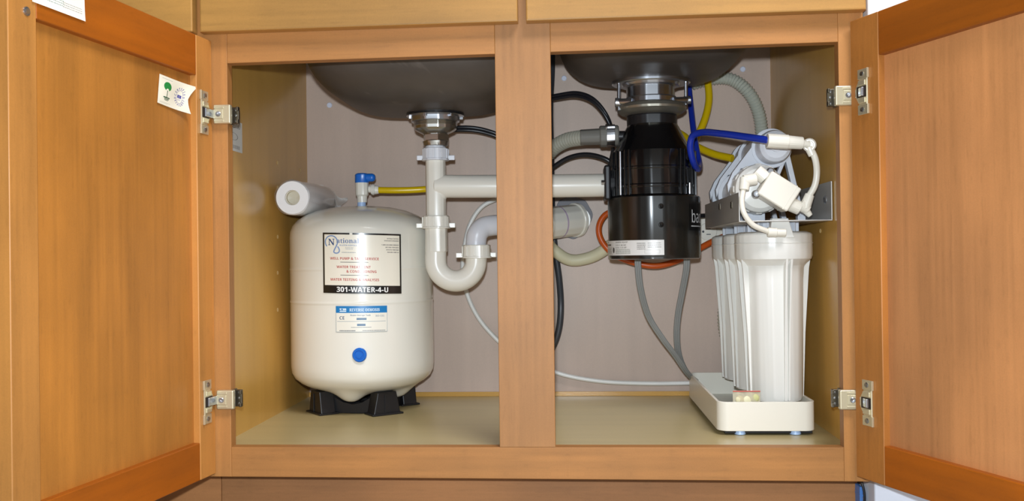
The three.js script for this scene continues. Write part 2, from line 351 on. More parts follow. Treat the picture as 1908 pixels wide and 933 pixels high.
// curling sticker with a green tree and a round blue seal
{
  const tx = canvasTex(512, 400, (x, w, h) => {
    x.fillStyle = '#f3ecd6'; x.fillRect(0, 0, w, h);
    x.fillStyle = '#9aa'; x.fillRect(40, 34, 150, 5); x.fillStyle = '#b9b7a6'; x.fillRect(30, 360, 170, 4); x.fillRect(30, 372, 130, 4);
    x.fillStyle = '#1d8a3c'; x.beginPath(); x.ellipse(125, 135, 58, 62, 0, 0, 7); x.fill();
    x.fillStyle = '#f3ecd6'; x.beginPath(); x.ellipse(125, 205, 26, 42, 0, 0, 7); x.fill();
    x.fillStyle = '#1b4d2c'; x.fillRect(120, 190, 10, 92); x.fillRect(75, 282, 100, 16); x.fillRect(90, 304, 75, 12); x.fillRect(96, 322, 60, 8);
    x.strokeStyle = '#4a4b98'; x.lineWidth = 4; x.beginPath(); x.ellipse(350, 205, 62, 92, 0, 0, 7); x.stroke();
    x.fillStyle = '#3d3f94'; x.font = 'bold 42px sans-serif'; x.textAlign = 'center'; x.textBaseline = 'middle';
    const ring = (txt, a0, a1) => { for (let i = 0; i < txt.length; i++) { const a = a0 + (a1 - a0) * i / (txt.length - 1); x.save(); x.translate(350 + Math.sin(a) * 84, 205 - Math.cos(a) * 116); x.rotate(a); x.fillText(txt[i], 0, 0); x.restore(); } };
    ring('CERTIFIED', -1.5, 1.5); ring('CERTIFIED', 1.9, 4.4);
    x.fillStyle = '#4a4b98'; x.fillRect(308, 180, 84, 44); x.fillStyle = '#e8e4da'; x.font = 'bold 22px sans-serif'; x.fillText('ES', 350, 203); lines(x, 315, 385, 236, 9, 3, '#8a8ab4', 4);
  });
  const kk = -0.0088, c = [[296, 137.5], [358, 163], [346, 213], [292, 191]].map(([a, b]) => dL.hit(a, b, kk));
  const fn = (u, v) => {
    const top = c[0].clone().lerp(c[1], u), bo = c[3].clone().lerp(c[2], u), p = bo.lerp(top, v);
    const lift = 0.001 + 0.0065 * Math.pow(u, 3) * (0.4 + 0.6 * Math.abs(2 * v - 1)) + 0.0015 * Math.sin(u * 7) * Math.sin(v * 3);
    const pinch = 0.026 * Math.max(0, u - 0.6) * Math.sin(Math.PI * v);
    return p.addScaledVector(dL.n, Math.max(0.0004, lift)).addScaledVector(dL.t, pinch);
  };
  put('paper_sticker', thinSheet(fn, dL.n, 0.0003, 14, 10), printed(tx, 0.6), dL.d, 'cream paper sticker with a green tree and a round blue seal, its right edge curling');
}
// paper notice on the upper rail
{
  const tx = canvasTex(512, 512, (x, w, h) => { x.fillStyle = '#f5efe2'; x.fillRect(0, 0, w, h); lines(x, 30, 300, 380, 26, 3, '#7f9a94', 8); lines(x, 290, 480, 390, 24, 3, '#8d8a84', 7); lines(x, 30, 200, 330, 22, 2, '#c08f86', 8); lines(x, 60, 460, 80, 30, 8, '#8d8a84', 8); });
  const a = dL.hit(58, 0, 0.0003), b = dL.hit(157, 41, 0.0003);
  const fn = (u, v) => V(a.x + (b.x - a.x) * u, b.y + (a.y - b.y) * (1 - u) * 0 + v * 0.052 + 0.0005, a.z + (b.z - a.z) * u).addScaledVector(dL.n, 0.0002 + 0.0012 * Math.pow(1 - v, 4));
  put('paper_notice', thinSheet(fn, dL.n, 0.0003, 8, 8), printed(tx, 0.6), dL.d, 'white printed paper notice stuck over the upper rail');
  const q = dL.hit(49, 21, 0.0001);
  put('bumper', along(lathe([[0.0048, 0], [0.0046, 0.0012], [0.003, 0.0024], [0, 0.0028]], 18), q, q.clone().add(dL.n)), M.zinc, dL.d, 'small clear bumper');
}
// label inside, on the left side panel
{
  const tx = canvasTex(256, 512, (x, w, h) => { x.fillStyle = '#d9d9d4'; x.fillRect(0, 0, w, h); lines(x, 120, 235, 30, 26, 4, '#4b4b55', 12); lines(x, 30, 110, 200, 30, 8, '#5a5a66', 14); x.strokeStyle = '#777'; x.lineWidth = 5; x.beginPath(); x.ellipse(175, 270, 38, 60, 0, 0, 7); x.stroke(); x.fillStyle = '#3f3f48'; for (let i = 0; i < 14; i++) x.fillRect(110 + i * 9, 410, 3 + (i * 5) % 5, 60); });
  const nx = V(1, 0, 0), z0 = -0.0205, z1 = onPlane(450.5, 240, V(WL, 0, 0), nx).z, yb = P(440, 268, z0).y, yt = P(440, 207, z0).y;
  const fn = (u, v) => V(WL + 0.0002, yb + (yt - yb) * v, z0 + (z1 - z0) * u);
  put('inspection_label', thinSheet((u, v) => fn(u, v), nx, 0.0003, 2, 2), printed(tx, 0.5), cab, 'small white printed label on the left side panel behind the hinge');
}

/* ---------- neighbours: cabinet on the left, dishwasher on the right, worktop ---------- */
{
  const t = thing('base_cabinet', 'neighbouring maple base cabinet left of the open sink cabinet', 'cabinet', [-0.77, FLOOR, 0]);
  const x1 = OUTL - 0.001, x0 = -1.07;
  put('carcass', [box(x0, x1, -0.0437, FY, ZBK, -FT, 0), box(x0, x1, FLOOR, -0.0437, ZBK, -0.093, 0)], M.side, t);
  put('stile', box(x1 - 0.038, x1, -0.0437, FY, -FT, 0, 0.0008), M.frame, t);
  put('stile', box(x0, x0 + 0.038, -0.0437, FY, -FT, 0, 0.0008), M.frame, t);
  put('rail', box(x0 + 0.038, x1 - 0.038, -0.0437, 0, -FT, -0.0002, 0.0008, true), M.frame, t);
  put('rail', box(x0 + 0.038, x1 - 0.038, 0.54, FY, -FT, -0.0002, 0.0008, true), M.frame, t);
  const xe = P(358.5, 30, FT).x;
  put('drawer_front', box(x0 + 0.012, xe, 0.582, 0.715, 0.0006, FT + 0.0006, 0.0022, true), M.drawer, t);
  const d = sub('door', t); const xd = xe - 0.03;
  put('stile', box(x0 + 0.012, x0 + 0.066, -0.013, 0.56, 0.0006, FT, 0.0015), M.stile, d);
  put('stile', box(xd - 0.054, xd, -0.013, 0.56, 0.0006, FT, 0.0015), M.stile, d);
  put('rail', box(x0 + 0.066, xd - 0.054, -0.013, 0.041, 0.0006, FT - 0.0002, 0.0015, true), M.stile, d);
  put('rail', box(x0 + 0.066, xd - 0.054, 0.506, 0.56, 0.0006, FT - 0.0002, 0.0015, true), M.stile, d);
  put('panel', box(x0 + 0.062, xd - 0.05, 0.037, 0.51, 0.004, 0.011, 0), M.panel, d);
  put('toe_kick', box(x0, x1, FLOOR, -0.0437, -0.092, -0.075, 0.0005, true), M.toe, t);
}
{
  const x0 = 0.4690, x1 = 1.06;
  const t = thing('dishwasher', 'white dishwasher beside the right cabinet door', 'dishwasher', [(x0 + x1) / 2, FLOOR, -0.25]);
  put('body', box(x0 + 0.004, x1 - 0.004, FLOOR + 0.02, FY - 0.005, -0.50, -0.03, 0.002), M.white, t);
  put('door', box(x0, x1, -0.045, 0.675, -0.029, -0.003, 0.004), M.white, t);
  put('control_panel', box(x0, x1, 0.679, FY - 0.004, -0.029, -0.003, 0.004), M.white, t);
  put('access_panel', box(x0 + 0.002, x1 - 0.002, -0.125, -0.0475, -0.040, -0.012, 0.003), col(0xd9dde8, 0.45), t);
  put('foot', box(x0 + 0.03, x0 + 0.06, FLOOR, FLOOR + 0.022, -0.10, -0.07, 0.003), M.blackPlastic, t);
  put('foot', box(x1 - 0.06, x1 - 0.03, FLOOR, FLOOR + 0.022, -0.10, -0.07, 0.003), M.blackPlastic, t);
}
{
  const s = new THREE.Shape([[-1.08, 0.02], [1.08, 0.02], [1.08, -0.61], [-1.08, -0.61]].map(([x, z]) => new THREE.Vector2(x, -z)));
  const h = new THREE.Path([[-0.395, -0.045], [0.395, -0.045], [0.395, -0.485], [-0.395, -0.485]].map(([x, z]) => new THREE.Vector2(x, -z)).reverse()); s.holes.push(h);
  const g = new THREE.ExtrudeGeometry(s, { depth: 0.036, bevelEnabled: true, bevelSize: 0.002, bevelThickness: 0.002, bevelSegments: 2 });
  g.rotateX(-Math.PI / 2); g.translate(0, FY + 0.0025, 0);
  tag(put('worktop', g, col(0x6b6258, 0.3)), 'stone worktop running over the sink cabinet and its neighbours', 'worktop');
}

/* ---------- sink ---------- */
const SZ = -0.265;
function bowl(x0, x1, z0, z1, yTop, yBot, rc) {
  const cx = (x0 + x1) / 2, cz = (z0 + z1) / 2, hx = (x1 - x0) / 2, hz = (z1 - z0) / 2;
  // profile: t in [0,1] -> inset, y
  const prof = [[0.0, yTop], [0.004, yTop - (yTop - yBot) * 0.35], [0.012, yTop - (yTop - yBot) * 0.62]];
  const n = 12, ry = Math.min(0.09, rc * 0.95), ri = rc;
  for (let i = 1; i <= n; i++) { const a = i / n * Math.PI / 2; prof.push([0.012 + ri * (1 - Math.cos(a)), yBot + ry * (1 - Math.sin(a))]); }
  prof.push([0.012 + ri + 0.03, yBot]);
  prof.push([Math.min(hx, hz) - 0.001, yBot - 0.001]);
  const nu = 96, pos = [], idx = [], uv = [];
  prof.forEach(([ins, y], j) => {
    const ax = hx - ins, az = hz - ins, r = Math.max(0.004, Math.min(0.10 - ins * 0.25, ax, az));
    for (let i = 0; i <= nu; i++) {
      const a = i / nu * Math.PI * 2, c = Math.cos(a), s = Math.sin(a), e = 2 / 4.2;
      const x = cx + Math.max(0.0005, ax) * Math.sign(c) * Math.pow(Math.abs(c), e), z = cz + Math.max(0.0005, az) * Math.sign(s) * Math.pow(Math.abs(s), e);
      pos.push(x, y, z); uv.push(x + y, z + y);
    }
  });
  for (let j = 0; j < prof.length - 1; j++) for (let i = 0; i < nu; i++) { const a = j * (nu + 1) + i, b = a + nu + 1; idx.push(a, a + 1, b, b, a + 1, b + 1); }
  const last = (prof.length - 1) * (nu + 1); pos.push(cx, yBot - 0.001, cz); uv.push(cx, cz); const ci = pos.length / 3 - 1;
  for (let i = 0; i < nu; i++) idx.push(last + i, last + i + 1, ci);
  const g = new THREE.BufferGeometry(); g.setAttribute('position', new THREE.Float32BufferAttribute(pos, 3)); g.setAttribute('uv', new THREE.Float32BufferAttribute(uv, 2)); g.setIndex(idx); g.computeVertexNormals();
  return g;
}
const DZ = -0.30;                                                        // the drains stand in this plane
const dr = P(812, 213, DZ), dis = P(1215, 150, -0.31);
const sink = thing('kitchen_sink', 'dark grey steel double-bowl sink seen from below', 'sink', [0, FY + 0.04, SZ]);
const yB1 = dr.y + 0.001, yB2 = dis.y - 0.0015;
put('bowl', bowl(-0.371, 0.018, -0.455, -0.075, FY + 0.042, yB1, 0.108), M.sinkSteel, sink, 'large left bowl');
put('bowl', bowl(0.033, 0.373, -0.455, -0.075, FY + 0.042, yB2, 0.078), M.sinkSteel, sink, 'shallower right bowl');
{
  const s = new THREE.Shape([[-0.415, 0.03], [0.415, 0.03], [0.415, 0.50], [-0.415, 0.50]].map(p => new THREE.Vector2(...p)));
  for (const [a, b] of [[-0.374, 0.016], [0.034, 0.372]]) s.holes.push(new THREE.Path([[a, 0.077], [a, 0.453], [b, 0.453], [b, 0.077]].map(p => new THREE.Vector2(...p))));
  const g = new THREE.ExtrudeGeometry(s, { depth: 0.002, bevelEnabled: false }); g.rotateX(-Math.PI / 2); g.translate(0, FY + 0.0412, 0);
  put('rim', g, M.steel, sink);
}
let axisY = null;                                                        // where along its height the axis of the thing being turned is read off
/* profile in photograph units around an axis: [[half width px, y px], ...] */
function turned(px, z, prof, seg = 56, crease = 0.5, yRef = axisY) {
  const k = PXM(z), ax = P(px, yRef ?? prof[0][1], z);
  const pts = prof.map(([hw, y]) => [hw / k, P(px, y, z).y]).reverse();
  const g = lathe(pts, seg, crease); g.translate(ax.x, 0, ax.z); return g;
}
{
  axisY = 290;
  const t = thing('sink_strainer', 'metal basket strainer under the left sink bowl', 'strainer', [dr.x, dr.y - 0.06, DZ]);
  put('gasket', turned(812, DZ, [[0, 209], [52, 209.5], [54, 211], [54, 214], [52, 215.5], [0, 215.5]]), M.blackPlastic, t);
  const k = PXM(DZ), y = P(812, 219, DZ).y; const ears = [];
  for (let i = 0; i < 6; i++) { const a = i * 60 * R + 0.25, g = lbox(0.007, 0.006, 0.006, 0.0008); g.translate(47.5 / k, 0, 0); g.rotateY(a); g.translate(dr.x, y, DZ); ears.push(g); }
  put('lock_ring', [turned(812, DZ, [[0, 215.3], [53, 215.5], [54, 217], [46, 219], [45.5, 227], [44, 228], [0, 228]]), ...ears], M.zinc, t);
  const th = [[0, 227]]; for (let i = 0; i < 5; i++) th.push([41, 227.5 + i * 1.8], [40.2, 228.4 + i * 1.8]);
  put('body', turned(812, DZ, [...th, [40, 238], [39.5, 241], [37, 243.5], [25, 249.5], [23.5, 250.5], [0, 250.5]]), M.nickel, t);
  const nut = lathe([[0, 0], [24 / k, 0], [25 / k, 2 / k], [25 / k, 12 / k], [23 / k, 13 / k], [0, 13 / k]], 6, 0.3); nut.rotateY(0.28); nut.translate(dr.x, P(812, 264, DZ).y, DZ);
  put('hex_nut', [nut, turned(812, DZ, [[0, 250], [22.5, 250.5], [22.5, 252], [0, 252]]), turned(812, DZ, [[0, 263.5], [24.5, 264], [22.5, 272], [20, 273], [0, 273]])], M.nickel, t);
}

/* ---------- white drain pipes ---------- */
{
  axisY = 350;
  const z = DZ, k = PXM(z), t = thing('drain_pipe', 'white plastic sink drain with tee and U-shaped trap under the left bowl', 'pipe', [P(850, 545, z).x, P(850, 545, z).y, z]);
  const nut = (px, y0, y1, hw) => {
    const g = [turned(px, z, [[0, y0], [hw - 1.5, y0], [hw, y0 + 1.5], [hw, y1 - 4], [hw + 1.5, y1 - 3.5], [hw + 1.5, y1 - 0.5], [hw, y1], [0, y1]])];
    const yc = P(px, y1 - 6, z).y, xc = P(px, y1, z).x;
    for (let i = 0; i < 2; i++) { const w = lbox(0.014, 0.0085, 0.0055, 0.0012); w.translate((hw + 4) / k, 0, 0); w.rotateY(i * Math.PI + 0.12); w.translate(xc, yc, z); g.push(w); }
    for (let i = 0; i < 10; i++) { const w = lbox(0.0022, (y1 - y0 - 6) / k, 0.004, 0.0006); w.translate(hw / k, 0, 0); w.rotateY(i * 36 * R + 0.3); w.translate(xc, P(px, (y0 + y1) / 2 - 1, z).y, z); g.push(w); }
    return g;
  };
  put('tailpiece', turned(812, z, [[0, 266], [18.5, 266], [18.5, 296], [0, 296]]), M.pvcCool, t);
  put('slip_nut', nut(812, 276, 300, 24), M.pvcCool, t);
  const xt = P(812, 350, z);
  put('tee', [turned(812, z, [[0, 292], [17.5, 292], [18.5, 300], [19, 308], [19, 404], [0, 404]]),
    ...pipe([P(812, 347, z), P(835, 347, z), P(900, 347, z), P(1000, 346.5, -0.302), P(1126, 345, -0.308)], 21.5 / k, 30, 32),
    ...pipe([P(812, 372, z), P(822, 355, z), P(838, 348, z)], 17 / k, 14, 24)], M.pvc, t);
  put('slip_nut', nut(812, 402, 426, 25), M.pvc, t);
  const xa = P(812, 486, z), xb = P(887, 486, z), cx = (xa.x + xb.x) / 2, rr = (xb.x - xa.x) / 2, yc = xa.y;
  const arc = []; for (let i = 0; i <= 16; i++) { const a = Math.PI + Math.PI * i / 16; arc.push(V(cx + rr * Math.cos(a), yc + rr * Math.sin(a), z)); }
  put('trap_bend', [...pipe([P(812, 422, z), P(812, 450, z), P(812, 470, z), ...arc, P(887, 470, z)], 20 / k, 90, 32), turned(812, z, [[0, 424], [20.6, 424.5], [20.6, 468], [19.5, 469.5], [0, 470]])], M.pvc, t);
  put('slip_nut', nut(887, 456, 481, 26), M.pvc, t);
  put('trap_arm', pipe([P(887, 464, z), P(887, 450, z), P(890, 435, z), P(900, 424, z - 0.006), P(916, 420, z - 0.014), P(940, 419, z - 0.03), P(975, 417.5, -0.37), P(1000, 417, -0.405), P(1018, 416.5, -0.43)], 19.5 / k, 70, 32), M.pvcCool, t);
}
{
  const c = P(1065, 408, ZBK), t = thing('wall_drain_stub', 'white drain stub with a grey patched hole in the back panel', 'pipe', [c.x, c.y, ZBK]);
  const patch = new THREE.Shape(); for (let i = 0; i <= 60; i++) { const a = i / 60 * Math.PI * 2, r = 0.0395 + 0.002 * Math.sin(3 * a + 1) + 0.0012 * Math.sin(8 * a + 1); const x = c.x + 0.003 + r * Math.cos(a) * 0.86, y = c.y + 0.004 + r * Math.sin(a); i ? patch.lineTo(x, y) : patch.moveTo(x, y); }
  const pg = new THREE.ExtrudeGeometry(patch, { depth: 0.002, bevelEnabled: true, bevelSize: 0.001, bevelThickness: 0.001, bevelSegments: 1 }); pg.translate(0, 0, ZBK + 0.0012);
  put('patch', pg, col(0x8d8c90, 0.8, 0, { bumpMap: smudge, bumpScale: 0.001 }), t, 'grey sealing patch');
  const a = P(1076, 409.5, ZBK + 0.016), b = P(1012, 417, -0.425);
  put('stub', rod(a, b, 0.0300, 0.0300, 36, 0.0015), M.pvc, t);
  put('flange', [rod(a, a.clone().lerp(b, 0.10), 0.0325, 0.0325, 36, 0.001), rod(V(a.x, a.y, ZBK + 0.002), a, 0.025)], M.pvc, t);
  put('primer_ring', rod(a.clone().lerp(b, 0.56), a.clone().lerp(b, 0.60), 0.0302, 0.0302, 36, 0.0001), col(0xb9a6bd, 0.5), t, 'faint violet primer ring');
}

/* ---------- pressure tank ---------- */
const TZ = -0.362, TPX = 675.5;
{
  axisY = 560;
  const k = PXM(TZ), base = P(TPX, 560, TZ), t = thing('pressure_tank', 'white cylindrical water storage tank with printed labels on a black stand', 'tank', [base.x, FL, TZ]);
  const X = base.x;
  const shell = turned(TPX, TZ, [[0, 384], [30, 385], [60, 388], [85, 393.5], [104, 401], [118, 410], [127, 420], [131.5, 431], [132.5, 442], [132.5, 495], [132.5, 497], [133.3, 498.5], [133.3, 500.5], [132.5, 502], [132.5, 504], [132.5, 554], [132.5, 556], [133.3, 557.5], [133.3, 559.5], [132.5, 561], [132.5, 563], [132.5, 668], [132.4, 676], [131, 688], [126, 698], [115, 707], [107, 711.3], [98, 715], [92, 717], [86, 718.8], [80, 720.3], [74, 721.6], [68, 722.8], [62, 723.8], [56, 724.6], [48, 725.6], [40, 726.5], [20, 727.6], [0, 728]], 160, 0);
  const sp = shell.attributes.position, yN = P(TPX, 712, TZ).y;                       // four pressed knobs in the bottom dish
  for (let i = 0; i < sp.count; i++) if (sp.getY(i) < yN) for (const a of [97, 7, -83, 187]) {
    const dx = sp.getX(i) - X - 0.066 * Math.cos(a * R), dz = sp.getZ(i) - TZ - 0.066 * Math.sin(a * R);
    sp.setY(i, sp.getY(i) - 0.0145 * Math.exp(-Math.pow((dx * dx + dz * dz) / (2 * 0.0165 * 0.0165), 1.25)));
  }
  const shellG = mergeVertices(shell.deleteAttribute('normal').deleteAttribute('uv'), 1e-6); shellG.computeVertexNormals();
  put('shell', shellG, M.tank, t);
  // stand: four feet joined by low webs
  const feet = [], legY = 0.036;
  for (const a of [140, 52, -36, 232]) {
    const s = new THREE.Shape([[-0.024, 0], [0.024, 0], [0.0165, legY], [-0.0165, legY]].map(p => new THREE.Vector2(...p)));
    const g = new THREE.ExtrudeGeometry(s, { depth: 0.024, bevelEnabled: true, bevelSize: 0.0015, bevelThickness: 0.0015, bevelSegments: 2 });
    g.translate(0, 0.001, 0.068); const ga = clean(g);
    const s2 = new THREE.Shape([[0.012, 0], [0.085, 0], [0.085, 0.034], [0.066, 0.030], [0.045, 0.020], [0.03, 0.014], [0.012, 0.013]].map(p => new THREE.Vector2(...p)));
    const w = new THREE.ExtrudeGeometry(s2, { depth: 0.03, bevelEnabled: true, bevelSize: 0.001, bevelThickness: 0.001, bevelSegments: 1 }); w.translate(0, 0.001, -0.015); w.rotateY(-Math.PI / 2); const wb = clean(w);
    const fl = clean(new RoundedBoxGeometry(0.058, 0.003, 0.036, 2, 0.001)); fl.translate(0, 0.0015, 0.080);
    const rib = lbox(0.0016, 0.032, 0.0015, 0.0004); rib.translate(-0.004, 0.018, 0.0942);
    for (const q of [ga, wb, fl, rib]) { q.rotateY((90 - a) * R); q.translate(X, FL + 0.0003, TZ); feet.push(q); }
  }
  const fa = [140, 52, -36, -128];
  for (let i = 0; i < 4; i++) {
    const p = fa[i] * R, q = fa[(i + 1) % 4] * R, A = V(X + 0.078 * Math.cos(p), FL + 0.001, TZ + 0.078 * Math.sin(p)), B = V(X + 0.078 * Math.cos(q), FL + 0.001, TZ + 0.078 * Math.sin(q)), L = A.distanceTo(B);
    const s3 = new THREE.Shape([[0, 0], [L, 0], [L, 0.034], [L * 0.82, 0.028], [L * 0.66, 0.018], [L * 0.5, 0.0145], [L * 0.34, 0.018], [L * 0.18, 0.028], [0, 0.034]].map(e => new THREE.Vector2(...e)));
    const w = new THREE.ExtrudeGeometry(s3, { depth: 0.004, bevelEnabled: true, bevelSize: 0.0008, bevelThickness: 0.0008, bevelSegments: 1 }); w.translate(0, 0, -0.002);
    w.rotateY(-Math.atan2(B.z - A.z, B.x - A.x)); w.translate(A.x, A.y, A.z); feet.push(w);
  }
  const hub = lathe([[0, 0], [0.034, 0], [0.034, 0.012], [0.026, 0.0135], [0.02, 0.006], [0, 0.006]], 32); hub.translate(X, FL + 0.0003, TZ); feet.push(hub);
  put('stand', feet, M.blackPlastic, t);
  // valve
  const v = sub('valve', t);
  put('nipple', turned(676, TZ, [[0, 375], [8, 375], [8, 386], [0, 386]]), M.paleBlue, v);
  put('body', [turned(677, TZ, [[0, 340], [12, 340], [12.3, 342], [12, 363], [9.5, 366], [9, 377], [0, 377]]), rod(P(687, 352.5, TZ), P(693, 352.5, TZ), 6.5 / k)], M.pvc, v);
  put('collet', [rod(P(692, 353, TZ), P(699, 353, TZ), 9.5 / k, 9.5 / k), rod(P(699, 353.5, TZ), P(706, 353.5, TZ), 8.6 / k, 7.5 / k), rod(P(694, 353.2, TZ), P(697, 353.2, TZ), 10.4 / k, 10.4 / k)], M.pvc, v);
  const h1 = turned(677, TZ, [[0, 323], [10, 323], [13, 325.5], [13.2, 339], [12.5, 340.5], [0, 340.5]]);
  const a = P(681, 331, TZ), hb = lbox(26 / k, 15.5 / k, 17 / k, 6.8 / k); hb.translate(P(687, 330.5, TZ).x, a.y, TZ);
  put('handle', [h1, hb], M.blue, v, 'blue lever handle');
  // blue plug
  const zf = TZ + 132.5 / k, pc = P(670, 661, zf);
  put('plug', along(lathe([[0, -0.002], [0.0118, -0.002], [0.0118, 0.002], [0.0105, 0.0032], [0.0078, 0.0032], [0.0072, 0.0018], [0.0052, 0.0018], [0.005, 0.0034], [0, 0.0036]], 32), pc, pc.clone().add(V(0, 0, 1))), M.blue, t, 'round blue air valve plug');
  // labels wrapped on the shell
  const wrap = (px0, py0, px1, py1, tilt, tex, name, label, rough) => {
    const r = 132.5 / k + 0.0013, kf = PXM(TZ + 0.11);
    const ang = px => { let th = 0; for (let i = 0; i < 8; i++) { const p = P(px, (py0 + py1) / 2, TZ + r * Math.cos(th)); th = Math.asin(Math.max(-0.98, Math.min(0.98, (p.x - X) / r))); } return th; };
    const a0 = ang(px0), a1 = ang(px1), yT = P(675, py0, TZ + 0.115).y, yBt = P(675, py1, TZ + 0.115).y;
    const g = new ParametricGeometry((u, vv, q) => { const th = a0 + (a1 - a0) * u; q.set(X + r * Math.sin(th), yBt + (yT - yBt) * vv - tilt * r * th, TZ + r * Math.cos(th)); }, 24, 4);
    const back = new ParametricGeometry((u, vv, q) => { const th = a1 + (a0 - a1) * u; q.set(X + (r - 0.0004) * Math.sin(th), yBt + (yT - yBt) * vv - tilt * r * th, TZ + (r - 0.0004) * Math.cos(th)); }, 24, 4);
    put(name, [g, back], printed(tex, rough, { clearcoat: 0.4, clearcoatRoughness: 0.15 }), t, label);
  };
  wrap(602, 433.5, 747.5, 545.5, 0.028, canvasTex(1024, 792, (x, w, h) => {
    x.fillStyle = '#141414'; x.fillRect(0, 0, w, h);
    x.fillStyle = '#efe9d8'; x.fillRect(22, 22, w - 44, 666);
    x.fillStyle = '#e9e6da'; x.fillRect(355, 0, 36, 22);
    x.strokeStyle = '#7d97c0'; x.lineWidth = 16; x.beginPath(); x.arc(118, 122, 82, 2.4, 6.9); x.stroke();
    x.beginPath(); x.moveTo(190, 165); x.bezierCurveTo(150, 240, 130, 262, 185, 268); x.bezierCurveTo(240, 262, 230, 210, 200, 180); x.stroke();
    x.fillStyle = '#2f4d7d'; x.font = 'bold 118px serif'; x.fillText('N', 72, 164);
    x.fillStyle = '#5872a0'; x.font = 'bold 82px serif'; x.fillText('ational', 186, 134, 290);
    x.fillStyle = '#6f86ad'; x.font = 'bold 26px serif'; x.fillText('WATER SERVICE', 226, 172, 240);
    lines(x, 300, 400, 190, 18, 2, '#8e98a6', 6); lines(x, 255, 430, 252, 20, 1, '#7d8894', 8);
    x.fillStyle = '#b5443c'; x.textAlign = 'center'; x.font = 'bold 46px sans-serif';
    x.fillText('WELL PUMP & TANK SERVICE', 410, 352, 620); x.fillText('WATER TREATMENT', 400, 462, 440); x.fillText('& CONDITIONING', 500, 520, 380); x.fillText('WATER TESTING & ANALYSIS', 410, 628, 620);
    x.fillStyle = '#5a5a58'; for (const y of [380, 550]) x.fillRect(235, y, 350, 7);
    x.textAlign = 'right'; x.fillStyle = '#3a3a3c'; x.font = 'bold 22px sans-serif'; x.fillText('24 Hour Service', 990, 72); x.fillText('Licensed & Bonded', 990, 100); 
    x.font = 'bold 21px sans-serif'; ['1-800-222-0000 SERVICE', '301-330-1100 Main', '410-572-1000 Balt', '540-882-1000 VA'].forEach((s, i) => x.fillText(s, 990, 156 + i * 32));
    x.fillStyle = '#fbfbf7'; x.textAlign = 'center'; x.font = 'bold 92px sans-serif'; x.fillText('301-WATER-4-U', 512, 773, 850);
  }), 'label', 'white label with a black border and the words 301-WATER-4-U', 0.3);
  wrap(626, 569, 721.5, 617, 0.012, canvasTex(768, 392, (x, w, h) => {
    x.fillStyle = '#7f99a9'; x.fillRect(0, 0, w, h); x.fillStyle = '#ece8da'; x.fillRect(4, 4, w - 8, h - 8);
    x.fillStyle = '#0f78b8'; x.fillRect(0, 0, w, 104);
    x.fillStyle = '#dfeef6'; x.fillRect(58, 36, 100, 18); x.fillRect(70, 58, 90, 8); x.fillRect(58, 72, 100, 14); x.fillStyle = '#0f78b8'; x.fillRect(84, 40, 22, 24);
    x.fillStyle = '#e4f1f8'; x.font = 'bold 62px serif'; x.fillText('REVERSE OSMOSIS', 205, 80, 450);
    x.fillStyle = '#3a5577'; x.font = 'bold 68px sans-serif'; x.fillText('CE', 52, 204); x.font = 'bold 30px serif'; x.fillText('Water Storage Tank', 215, 150, 320); x.fillStyle = '#8496a6'; x.font = 'bold 38px serif'; x.fillText('RO-132', 590, 164);
    x.fillStyle = '#5c7b96'; x.fillRect(310, 178, 146, 34); x.fillRect(316, 268, 124, 34);
    x.fillStyle = '#8798a4'; x.fillRect(18, 230, 726, 6); lines(x, 228, 530, 318, 10, 1, '#66727c', 9); lines(x, 54, 290, 366, 10, 1, '#56626c', 14); lines(x, 396, 740, 366, 10, 1, '#66727c', 11);
  }), 'label', 'small label with a blue heading strip', 0.35);
}
tag(put('yellow_tube', pipe([P(704, 354, TZ), P(730, 354.5, TZ), P(765, 354, TZ - 0.004), P(797, 352, -0.372), P(860, 345, -0.40), P(930, 335, -0.43), P(975, 318, -0.462), P(1008, 250, -0.484), P(1010, 95, -0.487)], 6.2 / PXM(TZ), 60), M.yellow), 'yellow tube leaving the storage tank valve', 'tube');

/* spare cartridge lying on the tank */
{
  const a = P(544.5, 368, -0.272), b = P(598, 375, -0.466);
  const t = thing('filter_cartridge', 'spare white filter cartridge in clear wrap lying above the storage tank', 'filter cartridge', [a.x, a.y, a.z]);
  const r = 33 / PXM(-0.272), L = a.distanceTo(b);
  put('cartridge', along(lathe([[r * 0.42, 0.02], [r * 0.42, 0.003], [r * 0.44, 0], [r * 0.94, 0], [r, 0.004], [r, L - 0.004], [r * 0.94, L], [r * 0.4, L]], 44), a, b), M.foam, t);
  put('core', along(lathe([[0, 0.010], [r * 0.36, 0.009], [r * 0.37, 0.003], [r * 0.42, 0.0025], [r * 0.42, 0.03]], 28), a, b), col(0xcfc7b2, 0.5), t);
  const wr = (u, v) => { const th = u * Math.PI * 2, s = v; const d = b.clone().sub(a).normalize(), e1 = V(0, 1, 0).cross(d).normalize(), e2 = d.clone().cross(e1); const q = r + 0.0008 + 0.0006 * Math.sin(th * 5 + s * 9); return a.clone().addScaledVector(d, -0.001 + (L + 0.0015) * s).addScaledVector(e1, q * Math.cos(th)).addScaledVector(e2, q * Math.sin(th)); };
  const tail = (u, v) => { const p = b.clone().lerp(P(642, 384, -0.462), u), w = r * (1.05 - 0.45 * u); return p.add(V(0.004 * Math.sin(u * 9 + v * 5), (v - 0.5) * 2 * w - 0.004 * u + 0.003 * Math.sin(u * 14), 0.010 * Math.sin(v * 8 + u * 4) * (0.4 + u))); };
  put('plastic_wrap', sheet(wr, 48, 12), M.wrap, t);
  put('wrap_end', sheet(tail, 18, 18), new THREE.MeshPhysicalMaterial({ color: 0xf4f2ee, roughness: 0.25, transmission: 0.55, thickness: 0, side: THREE.DoubleSide }), t, 'loose clear film at the far end');
}

